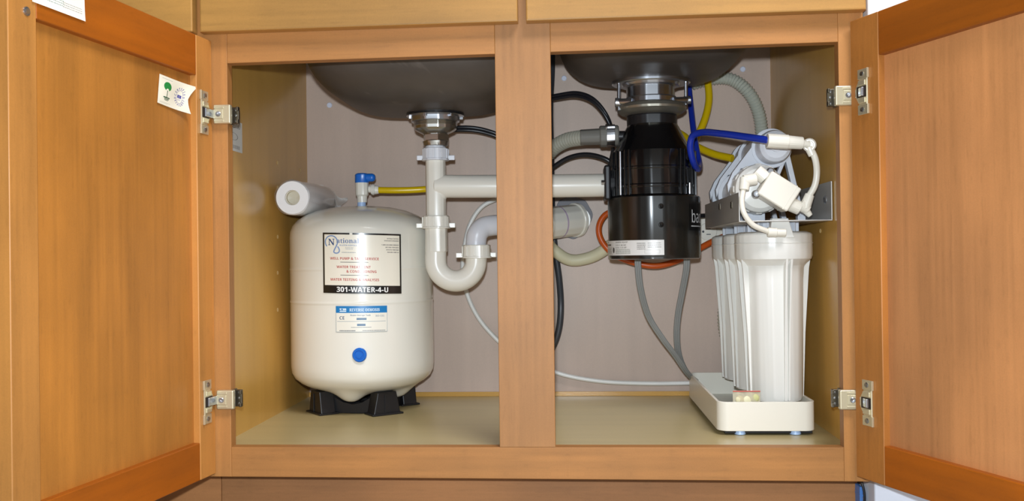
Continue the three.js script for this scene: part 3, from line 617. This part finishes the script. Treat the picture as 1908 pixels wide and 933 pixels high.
/* ---------- garbage disposal ---------- */
{
  axisY = 350;
  const z = -0.31, k = PXM(z), ax = P(1217, 350, z), t = thing('garbage_disposal', 'black garbage disposal hanging under the right sink bowl', 'garbage disposal', [ax.x, ax.y, z]);
  const X = ax.x, at = (a, r, y) => V(X + r * Math.sin(a), y, z + r * Math.cos(a));
  // mounting hardware
  const oval = lathe([[0, 0], [70 / k, 0], [72 / k, 0.0015], [72 / k, 0.0055], [70 / k, 0.007], [0, 0.007]], 56); oval.scale(1, 1, 0.80); oval.translate(X - 1.5 / k, P(1215, 158, z).y, z);
  put('mounting_ring', [oval, turned(1215, z, [[0, 157], [54, 158], [52, 162], [47, 164], [0, 164]])], M.zinc, t);
  put('neck', turned(1214, z, [[0, 160], [44, 160], [44, 190], [0, 190]]), M.steel, t);
  const bolts = [];
  for (const [px, y0, y1] of [[1153, 155, 206], [1278, 152, 196], [1216, 152, 190]]) { const zz = px === 1216 ? z - 0.05 : z + 0.018; bolts.push(rod(P(px, y0, zz), P(px, y1, zz), 3.2 / k), rod(P(px, y1 - 13, zz), P(px, y1 - 8, zz), 5.5 / k)); }
  put('bolt', bolts[0], M.zinc, t); put('nut', bolts[1], M.zinc, t); put('bolt', bolts[2], M.zinc, t); put('nut', bolts[3], M.zinc, t);
  const ears = [rod(P(1148, 190, z + 0.018), P(1178, 189, z + 0.03), 6 / k), rod(P(1284, 186, z + 0.018), P(1254, 187, z + 0.03), 6 / k), rod(P(1146, 191, z + 0.018), P(1156, 191, z + 0.018), 8.5 / k), rod(P(1274, 187, z + 0.018), P(1287, 186, z + 0.018), 7.5 / k)];
  put('clamp_ring', [turned(1215, z, [[0, 182], [46, 182.5], [48.5, 185], [48.5, 193], [46, 196], [0, 196]]), ...ears], M.zinc, t);
  put('support_flange', turned(1216, z, [[0, 194], [58, 195], [62, 198], [64, 203], [63, 207], [57, 212], [47, 216], [0, 217]]), col(0x9a968a, 0.4, 0.8), t);
  put('throat', turned(1216, z, [[0, 206], [46.5, 206], [46.5, 210], [45, 211], [46, 212.5], [45, 214], [46, 215.5], [45, 217], [46, 218.5], [45.5, 236], [0, 236]]), M.blackPlastic, t);
  put('upper_housing', turned(1217, z, [[0, 233], [46, 234], [49, 239], [58, 258], [68, 276], [73, 282], [75, 285], [75.5, 288], [75.5, 314], [76.5, 315.5], [76.5, 318.5], [75.5, 320], [75.8, 346], [76.8, 348], [76.8, 351], [75.8, 353], [76, 365], [80, 366], [83, 368], [0, 369]], 72, 0.4), M.blackGloss, t);
  const yA = P(1217, 284, z).y, yBq = P(1217, 367, z).y;
  for (const a of [-74, -62, -45, -38, 34, 41, 56, 66, 80, 130, 180, 230]) { const w = lbox(0.003, yA - yBq, 0.006, 0.0008); w.translate(0, (yA + yBq) / 2, 76 / k); w.rotateY(a * R); w.translate(X, 0, z); put('rib', w, M.blackGloss, t); }
  for (const [a, y0, y1] of [[-52, 286, 366], [50, 345, 366]]) { const yy = P(1217, y1, z).y; put('housing_bolt', rod(at(a * R, 79 / k, yy), at(a * R, 79 / k, P(1217, y0, z).y), 2.6 / k), M.zinc, t); }
  put('lower_body', turned(1217.5, z, [[0, 367.5], [83, 368], [84.5, 370], [84.5, 474], [83.5, 477], [83.5, 481], [80, 482.5], [0, 484]], 72), M.can, t);
  for (const y of [384, 418.5]) { const yy = P(1222, y, z + 0.078).y, a = 4 * R; put('screw', along(lathe([[0, 0.001], [0.0018, 0.0012], [0.0028, 0.0022], [0.0042, 0.0018], [0.0046, 0]], 18), at(a, 84.5 / k - 0.0004, yy), at(a, 1, yy)), M.blackGloss, t); }
  const lab = (a0, a1, y0, y1, tex, name, label) => {
    const r = 84.5 / k + 0.0006, yT = P(1217, y0, z + 0.06).y, yb = P(1217, y1, z + 0.06).y;
    const g = new ParametricGeometry((u, v, q) => { const a = a0 + (a1 - a0) * u; const p = at(a, r, yb + (yT - yb) * v); q.set(p.x, p.y, p.z); }, 24, 2);
    const bk = new ParametricGeometry((u, v, q) => { const a = a1 + (a0 - a1) * u; const p = at(a, r - 0.0004, yb + (yT - yb) * v); q.set(p.x, p.y, p.z); }, 24, 2);
    put(name, [g, bk], printed(tex, 0.32), t, label);
  };
  lab(-90 * R, 7 * R, 447, 475, canvasTex(1024, 256, (x, w, h) => {
    x.fillStyle = '#e2e0dc'; x.fillRect(0, 0, w, h); x.fillStyle = '#55524e'; x.font = 'bold 34px sans-serif'; x.fillText('MODEL', 20, 40, 100); x.fillRect(20, 60, 190, 26);
    x.strokeStyle = '#77736d'; x.lineWidth = 4; x.strokeRect(60, 112, 190, 128); lines(x, 80, 230, 130, 20, 5, '#7d7973', 12);
    x.fillText('SEWER EQUIP', 330, 42, 250); x.fillText('115 V  60 HZ', 330, 92, 250); x.fillText('6.9 A  1/3 HP', 330, 134, 250); lines(x, 330, 590, 152, 22, 4, '#7b8577', 10);
    x.fillStyle = '#55524e'; x.beginPath(); x.ellipse(285, 165, 22, 50, 0, 0, 7); x.fill(); lines(x, 680, 790, 46, 32, 4, '#8a8884', 16); lines(x, 820, 990, 46, 34, 3, '#9c9a96', 14); x.strokeStyle = '#b5b3af'; x.strokeRect(780, 170, 190, 56);
  }), 'rating_label', 'white printed rating label near its bottom edge');
  lab(43 * R, 109 * R, 379, 430, canvasTex(512, 320, (x, w, h) => { x.fillStyle = '#0a0a0b'; x.fillRect(0, 0, w, h); x.fillStyle = '#d6d6d6'; x.font = '200px sans-serif'; x.fillText('badger', 22, 226, 450); x.fillRect(24, 262, 440, 12); }), 'badge', 'black badge with pale lettering');
  // outlet flange to the drain, at the left
  const y = P(1130, 342, z).y, xo = P(1126, 342, z);
  put('outlet_flange', [rod(V(X - 70 / k, y, z), V(xo.x, y, z), 24 / k, 27 / k), box(xo.x - 0.001, xo.x + 0.010, y - 32 / k, y + 32 / k, z - 0.030, z + 0.030, 0.004)], M.blackPlastic, t);
  put('bolt', rod(V(xo.x - 0.006, y, z + 0.024), V(xo.x + 0.004, y, z + 0.024), 5 / k, 5 / k, 6), M.zinc, t);
  put('inlet', rod(V(X - 50 / k, P(1150, 254, z).y, z), P(1143, 254, z), 10 / k), M.blackPlastic, t);
}
/* dishwasher hose */
{
  const z = -0.318, k = PXM(z), t = thing('dishwasher_hose', 'grey corrugated drain hose with rubber cuff clamped to the disposal inlet', 'hose', [P(1118, 254, z).x, P(1118, 254, z).y, z]);
  put('hose', pipe([P(1000, 735, -0.450), P(1000, 600, -0.450), P(985, 480, -0.44), P(980, 400, -0.425), P(990, 340, -0.40), P(1010, 302, -0.39), P(1030, 277, -0.375), P(1055, 262, -0.35), P(1088, 256, z)], 13 / k, 700, 18, 0.0017, 0.0066), M.greyHose, t);
  put('cuff', [rod(P(1081, 256, z), P(1122, 254.5, z), 14.5 / k, 15.5 / k, 28, 0.001), rod(P(1117, 254.5, z), P(1153, 253, z), 20 / k, 20 / k, 28, 0.002)], M.rubber, t);
  put('clamp', [rod(P(1130, 254, z), P(1145, 253.5, z), 20.7 / k, 20.7 / k, 28, 0.0003)], M.steel, t);
  put('clamp_screw', [rod(P(1131, 237, z + 0.012), P(1146, 236.5, z + 0.012), 5 / k), rod(P(1128, 237, z + 0.012), P(1132, 237, z + 0.012), 6.5 / k, 6.5 / k, 6)], M.steel, t);
}
/* black hoses */
const tubeThing = (name, label, cat, runs, r, mat, seg = 80, wave, pitch) => tag(put(name, runs.flatMap(p => pipe(p, r, seg, 14, wave, pitch)), mat), label, cat);
const twin = (pts, d) => [pts.map(p => p.clone().add(V(0, d, 0))), pts.map(p => p.clone().add(V(0, -d, 0.001)))];
tubeThing('faucet_hose', 'pair of black hoses arching from the disposal to the centre stile', 'hose', twin([P(985, 95, -0.480), P(978, 150, -0.474), P(982, 200, -0.445), P(1010, 187, -0.42), P(1040, 180, -0.40), P(1075, 176, -0.38), P(1105, 187, -0.36), P(1127, 212, -0.355), P(1139, 240, -0.36), P(1142, 280, -0.38), P(1130, 330, -0.42)], 0.0028), 0.0034, M.blackHose);
tubeThing('faucet_hose', 'dark hose arching between the upper grey cuff and the white cross pipe', 'hose', [[P(972, 100, -0.484), P(970, 230, -0.478), P(985, 340, -0.458), P(1010, 328, -0.44), P(1030, 312, -0.43), P(1060, 294, -0.42), P(1092, 288, -0.41), P(1125, 295, -0.40), P(1150, 310, -0.40)]], 0.0045, M.blackHose);
tubeThing('faucet_hose', 'black hose pair running right from behind the sink strainer', 'hose', twin([P(800, 245, -0.42), P(850, 240, -0.41), P(885, 241, -0.41), P(915, 248, -0.415), P(940, 258, -0.42), P(958, 262, -0.432), P(966, 230, -0.455), P(962, 150, -0.474), P(962, 95, -0.480)], 0.0028), 0.0034, M.blackHose);
tubeThing('drain_hose', 'dark grey hose hanging vertically just right of the centre stile', 'hose', [[P(1028, 70, -0.47), P(1028, 130, -0.47), P(1025, 200, -0.47), P(1027, 300, -0.484), P(1029, 400, -0.489), P(1035, 470, -0.488), P(1042, 520, -0.480), P(1045, 570, -0.468), P(1042, 610, -0.468), P(1033, 640, -0.47), P(1015, 670, -0.475), P(985, 708, -0.478), P(965, 728, -0.480)]], 0.0063, M.darkHose);
tubeThing('white_tube', 'thin white tube looping behind the trap and along the back panel', 'tube', [[P(1000, 95, -0.486), P(1000, 230, -0.486), P(990, 330, -0.482), P(955, 362, -0.476), P(925, 371, -0.475), P(898, 385, -0.475), P(877, 415, -0.475), P(866, 455, -0.475), P(862, 500, -0.478), P(869, 543, -0.478), P(886, 583, -0.48), P(912, 618, -0.482), P(960, 660, -0.484), P(1040, 695, -0.484), P(1110, 709, -0.484), P(1200, 714, -0.484), P(1300, 713, -0.482), P(1330, 712, -0.48)]], 0.0043, M.whiteTube, 140);
tubeThing('beige_hose', 'beige hose curving below the wall drain stub', 'hose', [[P(958, 730, -0.484), P(950, 620, -0.484), P(955, 520, -0.482), P(975, 470, -0.478), P(992, 446, -0.470), P(1008, 441, -0.465), P(1032, 466, -0.46), P(1062, 484, -0.468), P(1098, 480, -0.468), P(1128, 464, -0.46), P(1160, 435, -0.45), P(1175, 410, -0.44)]], 0.0112, M.beigeHose);
tubeThing('orange_tube', 'orange tube looping below the black disposal', 'tube', [[P(1180, 385, -0.44), P(1150, 391, -0.435), P(1127, 401, -0.432), P(1116, 422, -0.43), P(1120, 446, -0.428), P(1143, 473, -0.425), P(1185, 490, -0.425), P(1225, 495, -0.425), P(1270, 482, -0.43), P(1310, 459, -0.44), P(1345, 442, -0.45), P(1380, 434, -0.455)]], 0.0057, M.orange, 110);
tubeThing('yellow_tube', 'yellow tube curving between the right sink bowl and the water filter', 'tube', [[P(1318, 110, -0.470), P(1319, 150, -0.461), P(1321, 186, -0.456), P(1314, 220, -0.450), P(1302, 248, -0.445), P(1285, 275, -0.44), P(1266, 285, -0.452), P(1252, 268, -0.452), P(1255, 245, -0.445), P(1272, 252, -0.43), P(1295, 271, -0.40), P(1330, 287, -0.37), P(1364, 295, -0.345)]], 0.0068, M.yellow, 120);
tubeThing('blue_tube', 'bright blue tube knotted beside the disposal and running to the water filter', 'tube', [[P(1281, 120, -0.480), P(1284, 165, -0.472), P(1287, 195, -0.445), P(1292, 240, -0.40), P(1298, 280, -0.36), P(1303, 305, -0.335), P(1300, 315, -0.30), P(1291, 299, -0.262), P(1286, 272, -0.250), P(1290, 254, -0.243), P(1306, 247, -0.225), P(1345, 249, -0.175), P(1390, 255, -0.13), P(1434, 261.5, -0.088)]], 0.0055, M.blueTube, 120);
tubeThing('drain_hose', 'pale ribbed hose arching behind the water filter', 'hose', [[P(1290, 156, -0.482), P(1325, 147, -0.483), P(1362, 148, -0.478), P(1393, 170, -0.468), P(1413, 208, -0.468), P(1420, 260, -0.468), P(1418, 330, -0.468), P(1400, 430, -0.468), P(1372, 500, -0.474), P(1352, 560, -0.476), P(1350, 610, -0.476), P(1365, 660, -0.476), P(1385, 700, -0.474)]], 0.0115, M.ribHose, 560, 0.0012, 0.0058);
// ribbed grey power cords
const cordOf = (pts) => { const o = []; for (const i of [-1, 0, 1]) o.push(pts.map(p => p.clone().add(V(i * 0.0033, 0, -Math.abs(i) * 0.0006)))); return o; };
const cordPipes = pts => cordOf(pts).flatMap(p => pipe(p, 0.0025, 80, 14)), disposal = scene.getObjectByName('garbage_disposal');
put('power_cord', cordPipes([P(1188, 474, -0.325), P(1189, 500, -0.325), P(1193, 535, -0.33), P(1208, 588, -0.345), P(1236, 633, -0.36), P(1258, 662, -0.375), P(1280, 694, -0.40), P(1297, 712, -0.44)]), M.cord, disposal, 'flat grey cord from the left of its underside');
put('power_cord', cordPipes([P(1280, 474, -0.33), P(1279, 500, -0.335), P(1271, 545, -0.35), P(1263, 590, -0.365), P(1261, 630, -0.38), P(1266, 665, -0.40), P(1280, 694, -0.425), P(1300, 712, -0.455)]), M.cord, disposal, 'flat grey cord from the right of its underside');

/* outlet on the back panel */
{
  const c = P(1352, 431, ZBK), t = thing('power_outlet', 'ivory wall outlet with a black plug behind the disposal', 'outlet', [c.x, c.y, ZBK]);
  put('plate', box(c.x - 0.057, c.x + 0.057, c.y - 0.026, c.y + 0.026, ZBK + 0.0003, ZBK + 0.005, 0.002), M.cream, t);
  for (const dx of [-0.034, 0.020]) {
    const r = sub('socket', t);
    const x = c.x + dx;
    put('face', along(lathe([[0, 0], [0.017, 0], [0.017, 0.002], [0.016, 0.0028], [0, 0.0028]], 30), V(x, c.y, ZBK + 0.0046), V(x, c.y, 1)), M.cream, r);
    put('slots', [box(x - 0.003, x + 0.005, c.y + 0.0045, c.y + 0.006, ZBK + 0.007, ZBK + 0.0077, 0), box(x - 0.003, x + 0.005, c.y - 0.006, c.y - 0.0045, ZBK + 0.007, ZBK + 0.0077, 0), rod(V(x - 0.009, c.y, ZBK + 0.007), V(x - 0.009, c.y, ZBK + 0.0077), 0.0022, 0.0022, 12, 0.0001)], M.blackPlastic, r);
  }
  put('screw', rod(V(c.x, c.y, ZBK + 0.0045), V(c.x, c.y, ZBK + 0.0062), 0.003, 0.003, 14), M.zinc, t);
}
tubeThing('plug_cord', 'thin black cord reaching the outlet behind the disposal', 'cord', [[P(1285, 403, -0.43), P(1305, 402, -0.44), P(1325, 401, -0.455), P(1345, 402, -0.47)]], 0.0042, M.blackHose, 30);

/* ---------- water filter unit ---------- */
const FPX = 1442.5;
const fz = [-0.168, -0.284, -0.400];
const fx = P(FPX, 600, fz[0]).x;
{
  const t = thing('water_filter_unit', 'white reverse osmosis filter unit with three upright canisters on a steel bracket', 'water filter', [fx, FL, fz[1]]);
  const zb = -0.090, c0 = P(1377, 413, zb), c1 = P(1555, 406.5, zb), yT0 = P(1377, 358, zb).y, yT1 = P(1555, 337, zb).y;
  const xR = Math.min(c1.x, WR - 0.0015), yPl = (c0.y + c1.y) / 2;
  put('bracket', [box(c0.x, xR, yPl - 0.0016, yPl, -0.43, zb, 0.0004), box(c0.x, c0.x + 0.0016, yPl, yT0, -0.43, zb, 0.0004), box(xR - 0.0016, xR, yPl, yT1, -0.30, zb, 0.0004)], M.brushed, t);
  for (const [px, py] of [[1538, 372]]) { const q = onPlane(px, py, V(xR - 0.0016, 0, 0), V(1, 0, 0)); put('bracket_screw', along(lathe([[0.006, 0], [0.006, 0.0008], [0.0045, 0.002], [0, 0.0022]], 16), q, q.clone().add(V(-1, 0, 0))), M.zinc, t); }
  for (const [px, py] of [[1341, 385], [1363, 382]]) { const q = onPlane(px, py, V(c0.x, 0, 0), V(1, 0, 0)); put('bracket_screw', box(q.x - 0.0008, q.x, q.y - 0.005, q.y + 0.005, q.z - 0.006, q.z + 0.006, 0.0003), M.nickelDark, t); }
  const k0 = PXM(fz[0]);
  const yOf = py => P(FPX, py, fz[0]).y;
  for (let i = 0; i < 3; i++) {
    const h = sub('filter_canister', t), Z = fz[i];
    const L = (prof, seg = 64, cr = 0.5) => { const g = lathe(prof.map(([hw, y]) => [hw / k0, yOf(y)]).reverse(), seg, cr); g.translate(fx, 0, Z); return g; };
    const hd = [L([[0, 412.8], [34, 412.8], [34, 432], [0, 432]])];
    for (let j = 0; j < 16; j++) { const b = lbox(0.003, (432 - 414) / k0, 0.012, 0.0006); b.translate(0, yOf(423.5), 39 / k0); b.rotateY(j * 22.5 * R); b.translate(fx, 0, Z); hd.push(b); }
    put('head', hd, M.headGrey, h);
    put('cap', L([[0, 431], [60, 432], [67, 435], [69, 438], [69, 452], [70, 452.6], [70, 453.6], [69, 454.2], [69, 476], [67, 482], [60, 488], [54, 495], [0, 495]]), M.filterWhite, h);
    put('sump', L([[0, 480], [57, 488], [53.5, 498], [52, 520], [49, 735], [46, 742], [0, 744]]), M.filterWhite, h);
    for (const fa of [0, 73, 81, 160, 180, 202, 270, 338]) {
      const s = new THREE.Shape([[45, 482], [66, 482], [63, 500], [55, 620], [50.5, 738], [44, 738]].map(([hw, y]) => new THREE.Vector2(hw / k0, yOf(y))));
      const f = new THREE.ExtrudeGeometry(s, { depth: 0.0022, bevelEnabled: true, bevelSize: 0.0006, bevelThickness: 0.0006, bevelSegments: 2 }); f.translate(0, 0, -0.0011); f.rotateY(-fa * R); f.translate(fx, 0, Z);
      put('fin', f, M.filterWhite, h);
    }
  }
  // horizontal membrane housing and post filter, with the clips that hold them
  const mc = P(1418, 350, -0.125), rm = 46 / PXM(-0.125), pcn = P(1447, 271, -0.135), rp = 31 / PXM(-0.135);
  const hor = (c, prof, seg = 48, cr = 0.5) => along(lathe(prof, seg, cr), c, c.clone().add(V(0, 0, -1)));
  put('membrane_housing', hor(mc, [[0, 0], [rm * 0.45, 0.0005], [rm * 0.80, 0.004], [rm * 0.95, 0.010], [rm, 0.018], [rm, 0.045], [rm * 0.86, 0.048], [rm * 0.84, 0.27], [rm * 0.7, 0.29], [0, 0.292]]), M.filterWhite, t);
  const grip = []; for (let j = 0; j < 12; j++) { const b = lbox(0.011, 0.006, 0.030, 0.0026); b.translate(0, rm - 0.0019, -0.031); b.rotateZ(j * 30 * R); b.translate(mc.x, mc.y, mc.z); grip.push(b); }
  put('membrane_cap_grip', grip, M.filterWhite, t);
  put('post_filter', hor(pcn, [[0, 0], [rp * 0.35, 0], [rp * 0.36, 0.003], [rp * 0.72, 0.003], [rp * 0.92, 0.007], [rp, 0.014], [rp, 0.24], [rp * 0.8, 0.256], [0, 0.258]]), M.pvcCool, t);
  for (const Z of [-0.185, -0.30, -0.365]) {
    const band = (c, ri, ro) => { const s = new THREE.Shape(); s.absarc(0, 0, ro, 0, Math.PI * 2); const hl = new THREE.Path(); hl.absarc(0, 0, ri, 0, Math.PI * 2, true); s.holes.push(hl); const g = new THREE.ExtrudeGeometry(s, { depth: 0.014, bevelEnabled: true, bevelSize: 0.0006, bevelThickness: 0.0006, bevelSegments: 1, curveSegments: 40 }); g.translate(c.x, c.y, Z); return g; };
    const bar = (a, b, w) => { const L = Math.hypot(b[0] - a[0], b[1] - a[1]); const g = lbox(w, L, 0.014, 0.001); g.rotateZ(-Math.atan2(b[0] - a[0], b[1] - a[1])); g.translate((a[0] + b[0]) / 2, (a[1] + b[1]) / 2, Z + 0.007); return g; };
    put('clip', [band(mc, rm * 0.85, rm * 1.0), band(pcn, rp + 0.0003, rp + 0.0045),
      poly([[pcn.x - rp * 1.02, pcn.y + 0.008], [pcn.x - rp * 0.92, pcn.y - rp * 0.75], [pcn.x + rp * 0.2, pcn.y - rp * 1.1], [mc.x + rm * 0.45, mc.y + rm * 0.95], [mc.x - rm * 0.55, mc.y + rm * 0.9], [mc.x - rm * 0.95, mc.y + rm * 0.3], [mc.x - rm * 1.08, mc.y - rm * 0.1], [mc.x - rm * 1.12, mc.y + rm * 0.25], [mc.x - rm * 0.9, mc.y + rm * 0.75]], Z, Z + 0.014),
      bar([pcn.x + rp * 0.75, pcn.y - rp * 0.75], [mc.x + rm * 0.88, mc.y + rm * 0.45], 0.0055),
      bar([mc.x, yPl], [mc.x, mc.y - rm * 0.85], 0.03), bar([pcn.x + rp * 0.95, pcn.y - 0.012], [pcn.x + rp * 1.75, yPl + 0.008], 0.008), bar([pcn.x + rp * 1.75, yPl + 0.010], [pcn.x + rp * 1.75, yPl], 0.012)], M.headGrey, t);
  }
  // shut-off valve in front of the membrane cap
  const vz = -0.082, vc = P(1453, 356, vz), ang = -33 * R, kv = PXM(vz);
  const rotv = g => { g.rotateZ(ang); g.translate(vc.x, vc.y, vc.z - 0.018); return g; };
  const rl = (x0, y0, x1, y1, r, r2) => rotv(rod(V(x0 / kv, y0 / kv, 0), V(x1 / kv, y1 / kv, 0), r / kv, (r2 || r) / kv));
  const v = sub('shutoff_valve', t, 'cream box-shaped shut-off valve with elbows');
  put('box', [rotv(lbox(64 / kv, 50 / kv, 0.036, 0.003)), rotv((() => { const g = lbox(3 / kv, 51 / kv, 0.0365, 0.001); g.translate(22 / kv, 0, 0); return g; })())], M.cream, v);
  put('port', rl(-32, 10, -54, 14, 13, 12), M.cream, v); put('port', rl(30, -6, 52, -4, 14, 12.5), M.cream, v);
  for (const y of [-24, 25]) put('screw', [rotv((() => { const g = lathe([[0, 0.004], [0.004, 0.004], [0.006, 0.002], [0.006, -0.004], [0, -0.004]], 16); g.rotateX(Math.PI / 2); g.translate(-31 / kv, y / kv, 0.002); return g; })())], M.zinc, v);
  const eA = P(1393, 337, vz - 0.012), eB = P(1504, 380, vz - 0.016);
  put('elbow', [rod(P(1408, 333, vz - 0.014), P(1386, 337, vz - 0.012), 11 / kv), rod(P(1389, 331, vz - 0.012), P(1386, 354, vz - 0.010), 10 / kv, 9 / kv)], M.cream, v);
  put('elbow', [rod(P(1490, 380, vz - 0.018), P(1506, 392, vz - 0.018), 12 / kv, 9 / kv), rod(P(1499, 388, vz - 0.018), P(1509, 362, vz - 0.016), 10.5 / kv, 8.5 / kv), rod(P(1496, 385, vz - 0.018), P(1510, 402, vz - 0.018), 9 / kv, 5 / kv)], M.cream, v);
  put('tube', pipe([P(1386, 350, vz - 0.010), P(1382, 372, vz - 0.006), P(1386, 396, vz - 0.004), P(1402, 418, vz - 0.008), P(1434, 432, vz - 0.018)], 5 / kv, 40), M.cream, t, 'cream tube looping down to the front canister');
  put('fitting', [rod(P(1430, 432, vz - 0.018), P(1447, 433, vz - 0.018), 9 / kv), rod(P(1444, 433, vz - 0.018), P(1464, 433.5, vz - 0.018), 7.5 / kv)], M.cream, t);
  const tb = [[1436, 441], [1480, 441], [1469, 408], [1441, 408]].map(([a, b]) => P(a, b, -0.105));
  const ts = new THREE.Shape(tb.map(p => new THREE.Vector2(p.x, p.y))), tg = new THREE.ExtrudeGeometry(ts, { depth: 0.012, bevelEnabled: true, bevelSize: 0.0012, bevelThickness: 0.0012, bevelSegments: 2 }); tg.translate(0, 0, -0.122);
  put('port_boss', tg, M.filterWhite, t);
  put('tube', pipe([P(1507, 366, vz - 0.016), P(1518, 346, vz - 0.012), P(1522, 322, vz - 0.010), P(1519, 296, vz - 0.012), P(1509, 274, vz - 0.014)], 6 / kv, 40), M.cream, t, 'cream tube rising to the inlet fitting');
  put('inlet_fitting', [rod(P(1429, 262, vz - 0.006), P(1468, 264.5, vz - 0.008), 13.5 / kv), rod(P(1466, 264.5, vz - 0.008), P(1495, 266.5, vz - 0.010), 12.5 / kv, 11.5 / kv), rod(P(1492, 266.5, vz - 0.010), P(1508, 270, vz - 0.012), 7 / kv)], M.cream, t);
  put('elbow', [along(lathe([[0, 0], [10 / kv, 0], [12.5 / kv, 0.002], [12.5 / kv, 0.012], [10 / kv, 0.0145], [8 / kv, 0.0145], [7 / kv, 0.0125], [0, 0.0125]], 28), P(1508, 270, vz - 0.022), P(1508, 270, vz)), rod(P(1507, 274, vz - 0.014), P(1514, 290, vz - 0.013), 8 / kv, 7 / kv)], M.cream, t);
}
/* tray */
{
  const zf = -0.106, zr = -0.452, a = P(1339, 803, zf), b = P(1521, 803, zf), yTp = P(1430, 749.5, zf).y, yBt = P(1430, 802, zf).y;
  const t = thing('drip_tray', 'cream plastic tray under the water filter canisters', 'tray', [(a.x + b.x) / 2, FL, (zf + zr) / 2]);
  const rr = (x0, x1, z0, z1, r, S) => { const s = S || new THREE.Shape(); s.moveTo(x0 + r, z0); s.lineTo(x1 - r, z0); s.absarc(x1 - r, z0 + r, r, -Math.PI / 2, 0); s.lineTo(x1, z1 - r); s.absarc(x1 - r, z1 - r, r, 0, Math.PI / 2); s.lineTo(x0 + r, z1); s.absarc(x0 + r, z1 - r, r, Math.PI / 2, Math.PI); s.lineTo(x0, z0 + r); s.absarc(x0 + r, z0 + r, r, Math.PI, Math.PI * 1.5); return s; };
  const w = 0.0028, s = rr(a.x, b.x, -zf, -zr, 0.016); s.holes.push(rr(a.x + w, b.x - w, -zf + w, -zr - w, 0.0135, new THREE.Path()));
  const wall = new THREE.ExtrudeGeometry(s, { depth: yTp - yBt, bevelEnabled: true, bevelSize: 0.0007, bevelThickness: 0.0007, bevelSegments: 2, curveSegments: 10 }); wall.rotateX(-Math.PI / 2); wall.translate(0, yBt, 0);
  put('wall', wall, M.cream, t);
  const fl = new THREE.ExtrudeGeometry(rr(a.x + 0.001, b.x - 0.001, -zf + 0.001, -zr - 0.001, 0.0145), { depth: 0.003, bevelEnabled: false, curveSegments: 10 }); fl.rotateX(-Math.PI / 2); fl.translate(0, yBt, 0);
  put('floor', fl, M.cream, t);
  put('base_rim', box(a.x + 0.010, b.x - 0.004, FL + 0.0022, yBt, zr + 0.01, zf - 0.006, 0.0008), M.blackPlastic, t);
  for (const [px, zz] of [[1376, zf - 0.022], [1478, zf - 0.022], [1376, zr + 0.03], [1478, zr + 0.03]]) { const q = P(px, 800, zf - 0.022); put('foot', rod(V(q.x, FL + 0.0003, zz + 0.012), V(q.x, yBt - 0.0005, zz + 0.012), 0.0085, 0.0075, 18, 0.001), M.paleBlue, t); }
}
/* small bag standing in the tray */
{
  const z = -0.118, a = P(1366, 757, z), b = P(1417, 757, z), yT = P(1390, 727.5, z).y, y0 = P(1400, 790, z).y;
  const t = thing('zip_bag', 'small clear zip bag with yellowish contents standing in the tray', 'bag', [(a.x + b.x) / 2, y0, z]);
  const bag = new ParametricGeometry((u, v, q) => { const th = u * Math.PI * 2, c = Math.cos(th), s = Math.sin(th), thick = 0.0035 * (1 - v * 0.85) * Math.sqrt(Math.max(0, 1 - Math.pow(c, 6))); q.set((a.x + b.x) / 2 + c * (b.x - a.x) / 2, y0 + (yT - y0) * v, z + s * thick - 0.001 + 0.0008 * Math.sin(c * 7 + v * 6)); }, 40, 10);
  put('film', bag, new THREE.MeshPhysicalMaterial({ color: 0xf0ead4, roughness: 0.2, transmission: 0.6, thickness: 0, side: THREE.DoubleSide }), t);
  put('zip', rod(V(a.x, yT - 0.001, z), V(b.x, yT - 0.001, z), 0.0009, 0.0009, 10, 0.0002), col(0xc45a50, 0.4), t, 'red zip line');
  for (const [px, py, r, c] of [[1378, 744, 0.006, 0xddd4ac], [1392, 746, 0.007, 0xe0dab4], [1407, 741, 0.006, 0xc6c58a]]) { const p = P(px, py, z - 0.001), g = new THREE.SphereGeometry(r, 18, 12); g.scale(1, 1, 0.3); g.translate(p.x, p.y, z - 0.001); put('contents', g, col(c, 0.5), t); }
}
/* things in the gap at the lower right */
{
  const a = P(1601, 906, -0.05), b = P(1607, 906, -0.05);
  tag(put('blue_strip', [box(a.x, b.x, FLOOR, a.y, -0.07, -0.048, 0.001), box(a.x - 0.0003, b.x + 0.0003, a.y - 0.014, a.y - 0.011, -0.0702, -0.0477, 0.0005), box(a.x - 0.0003, b.x + 0.0003, a.y - 0.009, a.y - 0.007, -0.0702, -0.0477, 0.0005)], col(0x4d7fc4, 0.4)), 'narrow blue strip standing in the gap at the lower right of the cabinet', 'strip');
  tag(put('black_cord', pipe([V(P(1606, 900, -0.044).x, P(1606, 898, -0.044).y, -0.046), P(1609, 910, -0.044), P(1611, 925, -0.044), V(P(1610, 945, -0.044).x, -0.11, -0.05), V(P(1608, 960, -0.044).x, FLOOR + 0.003, -0.055)], 0.0018, 30, 10), M.blackHose), 'thin black cord hanging at the lower right corner of the cabinet', 'cord');
}
renderer.render(scene, camera);
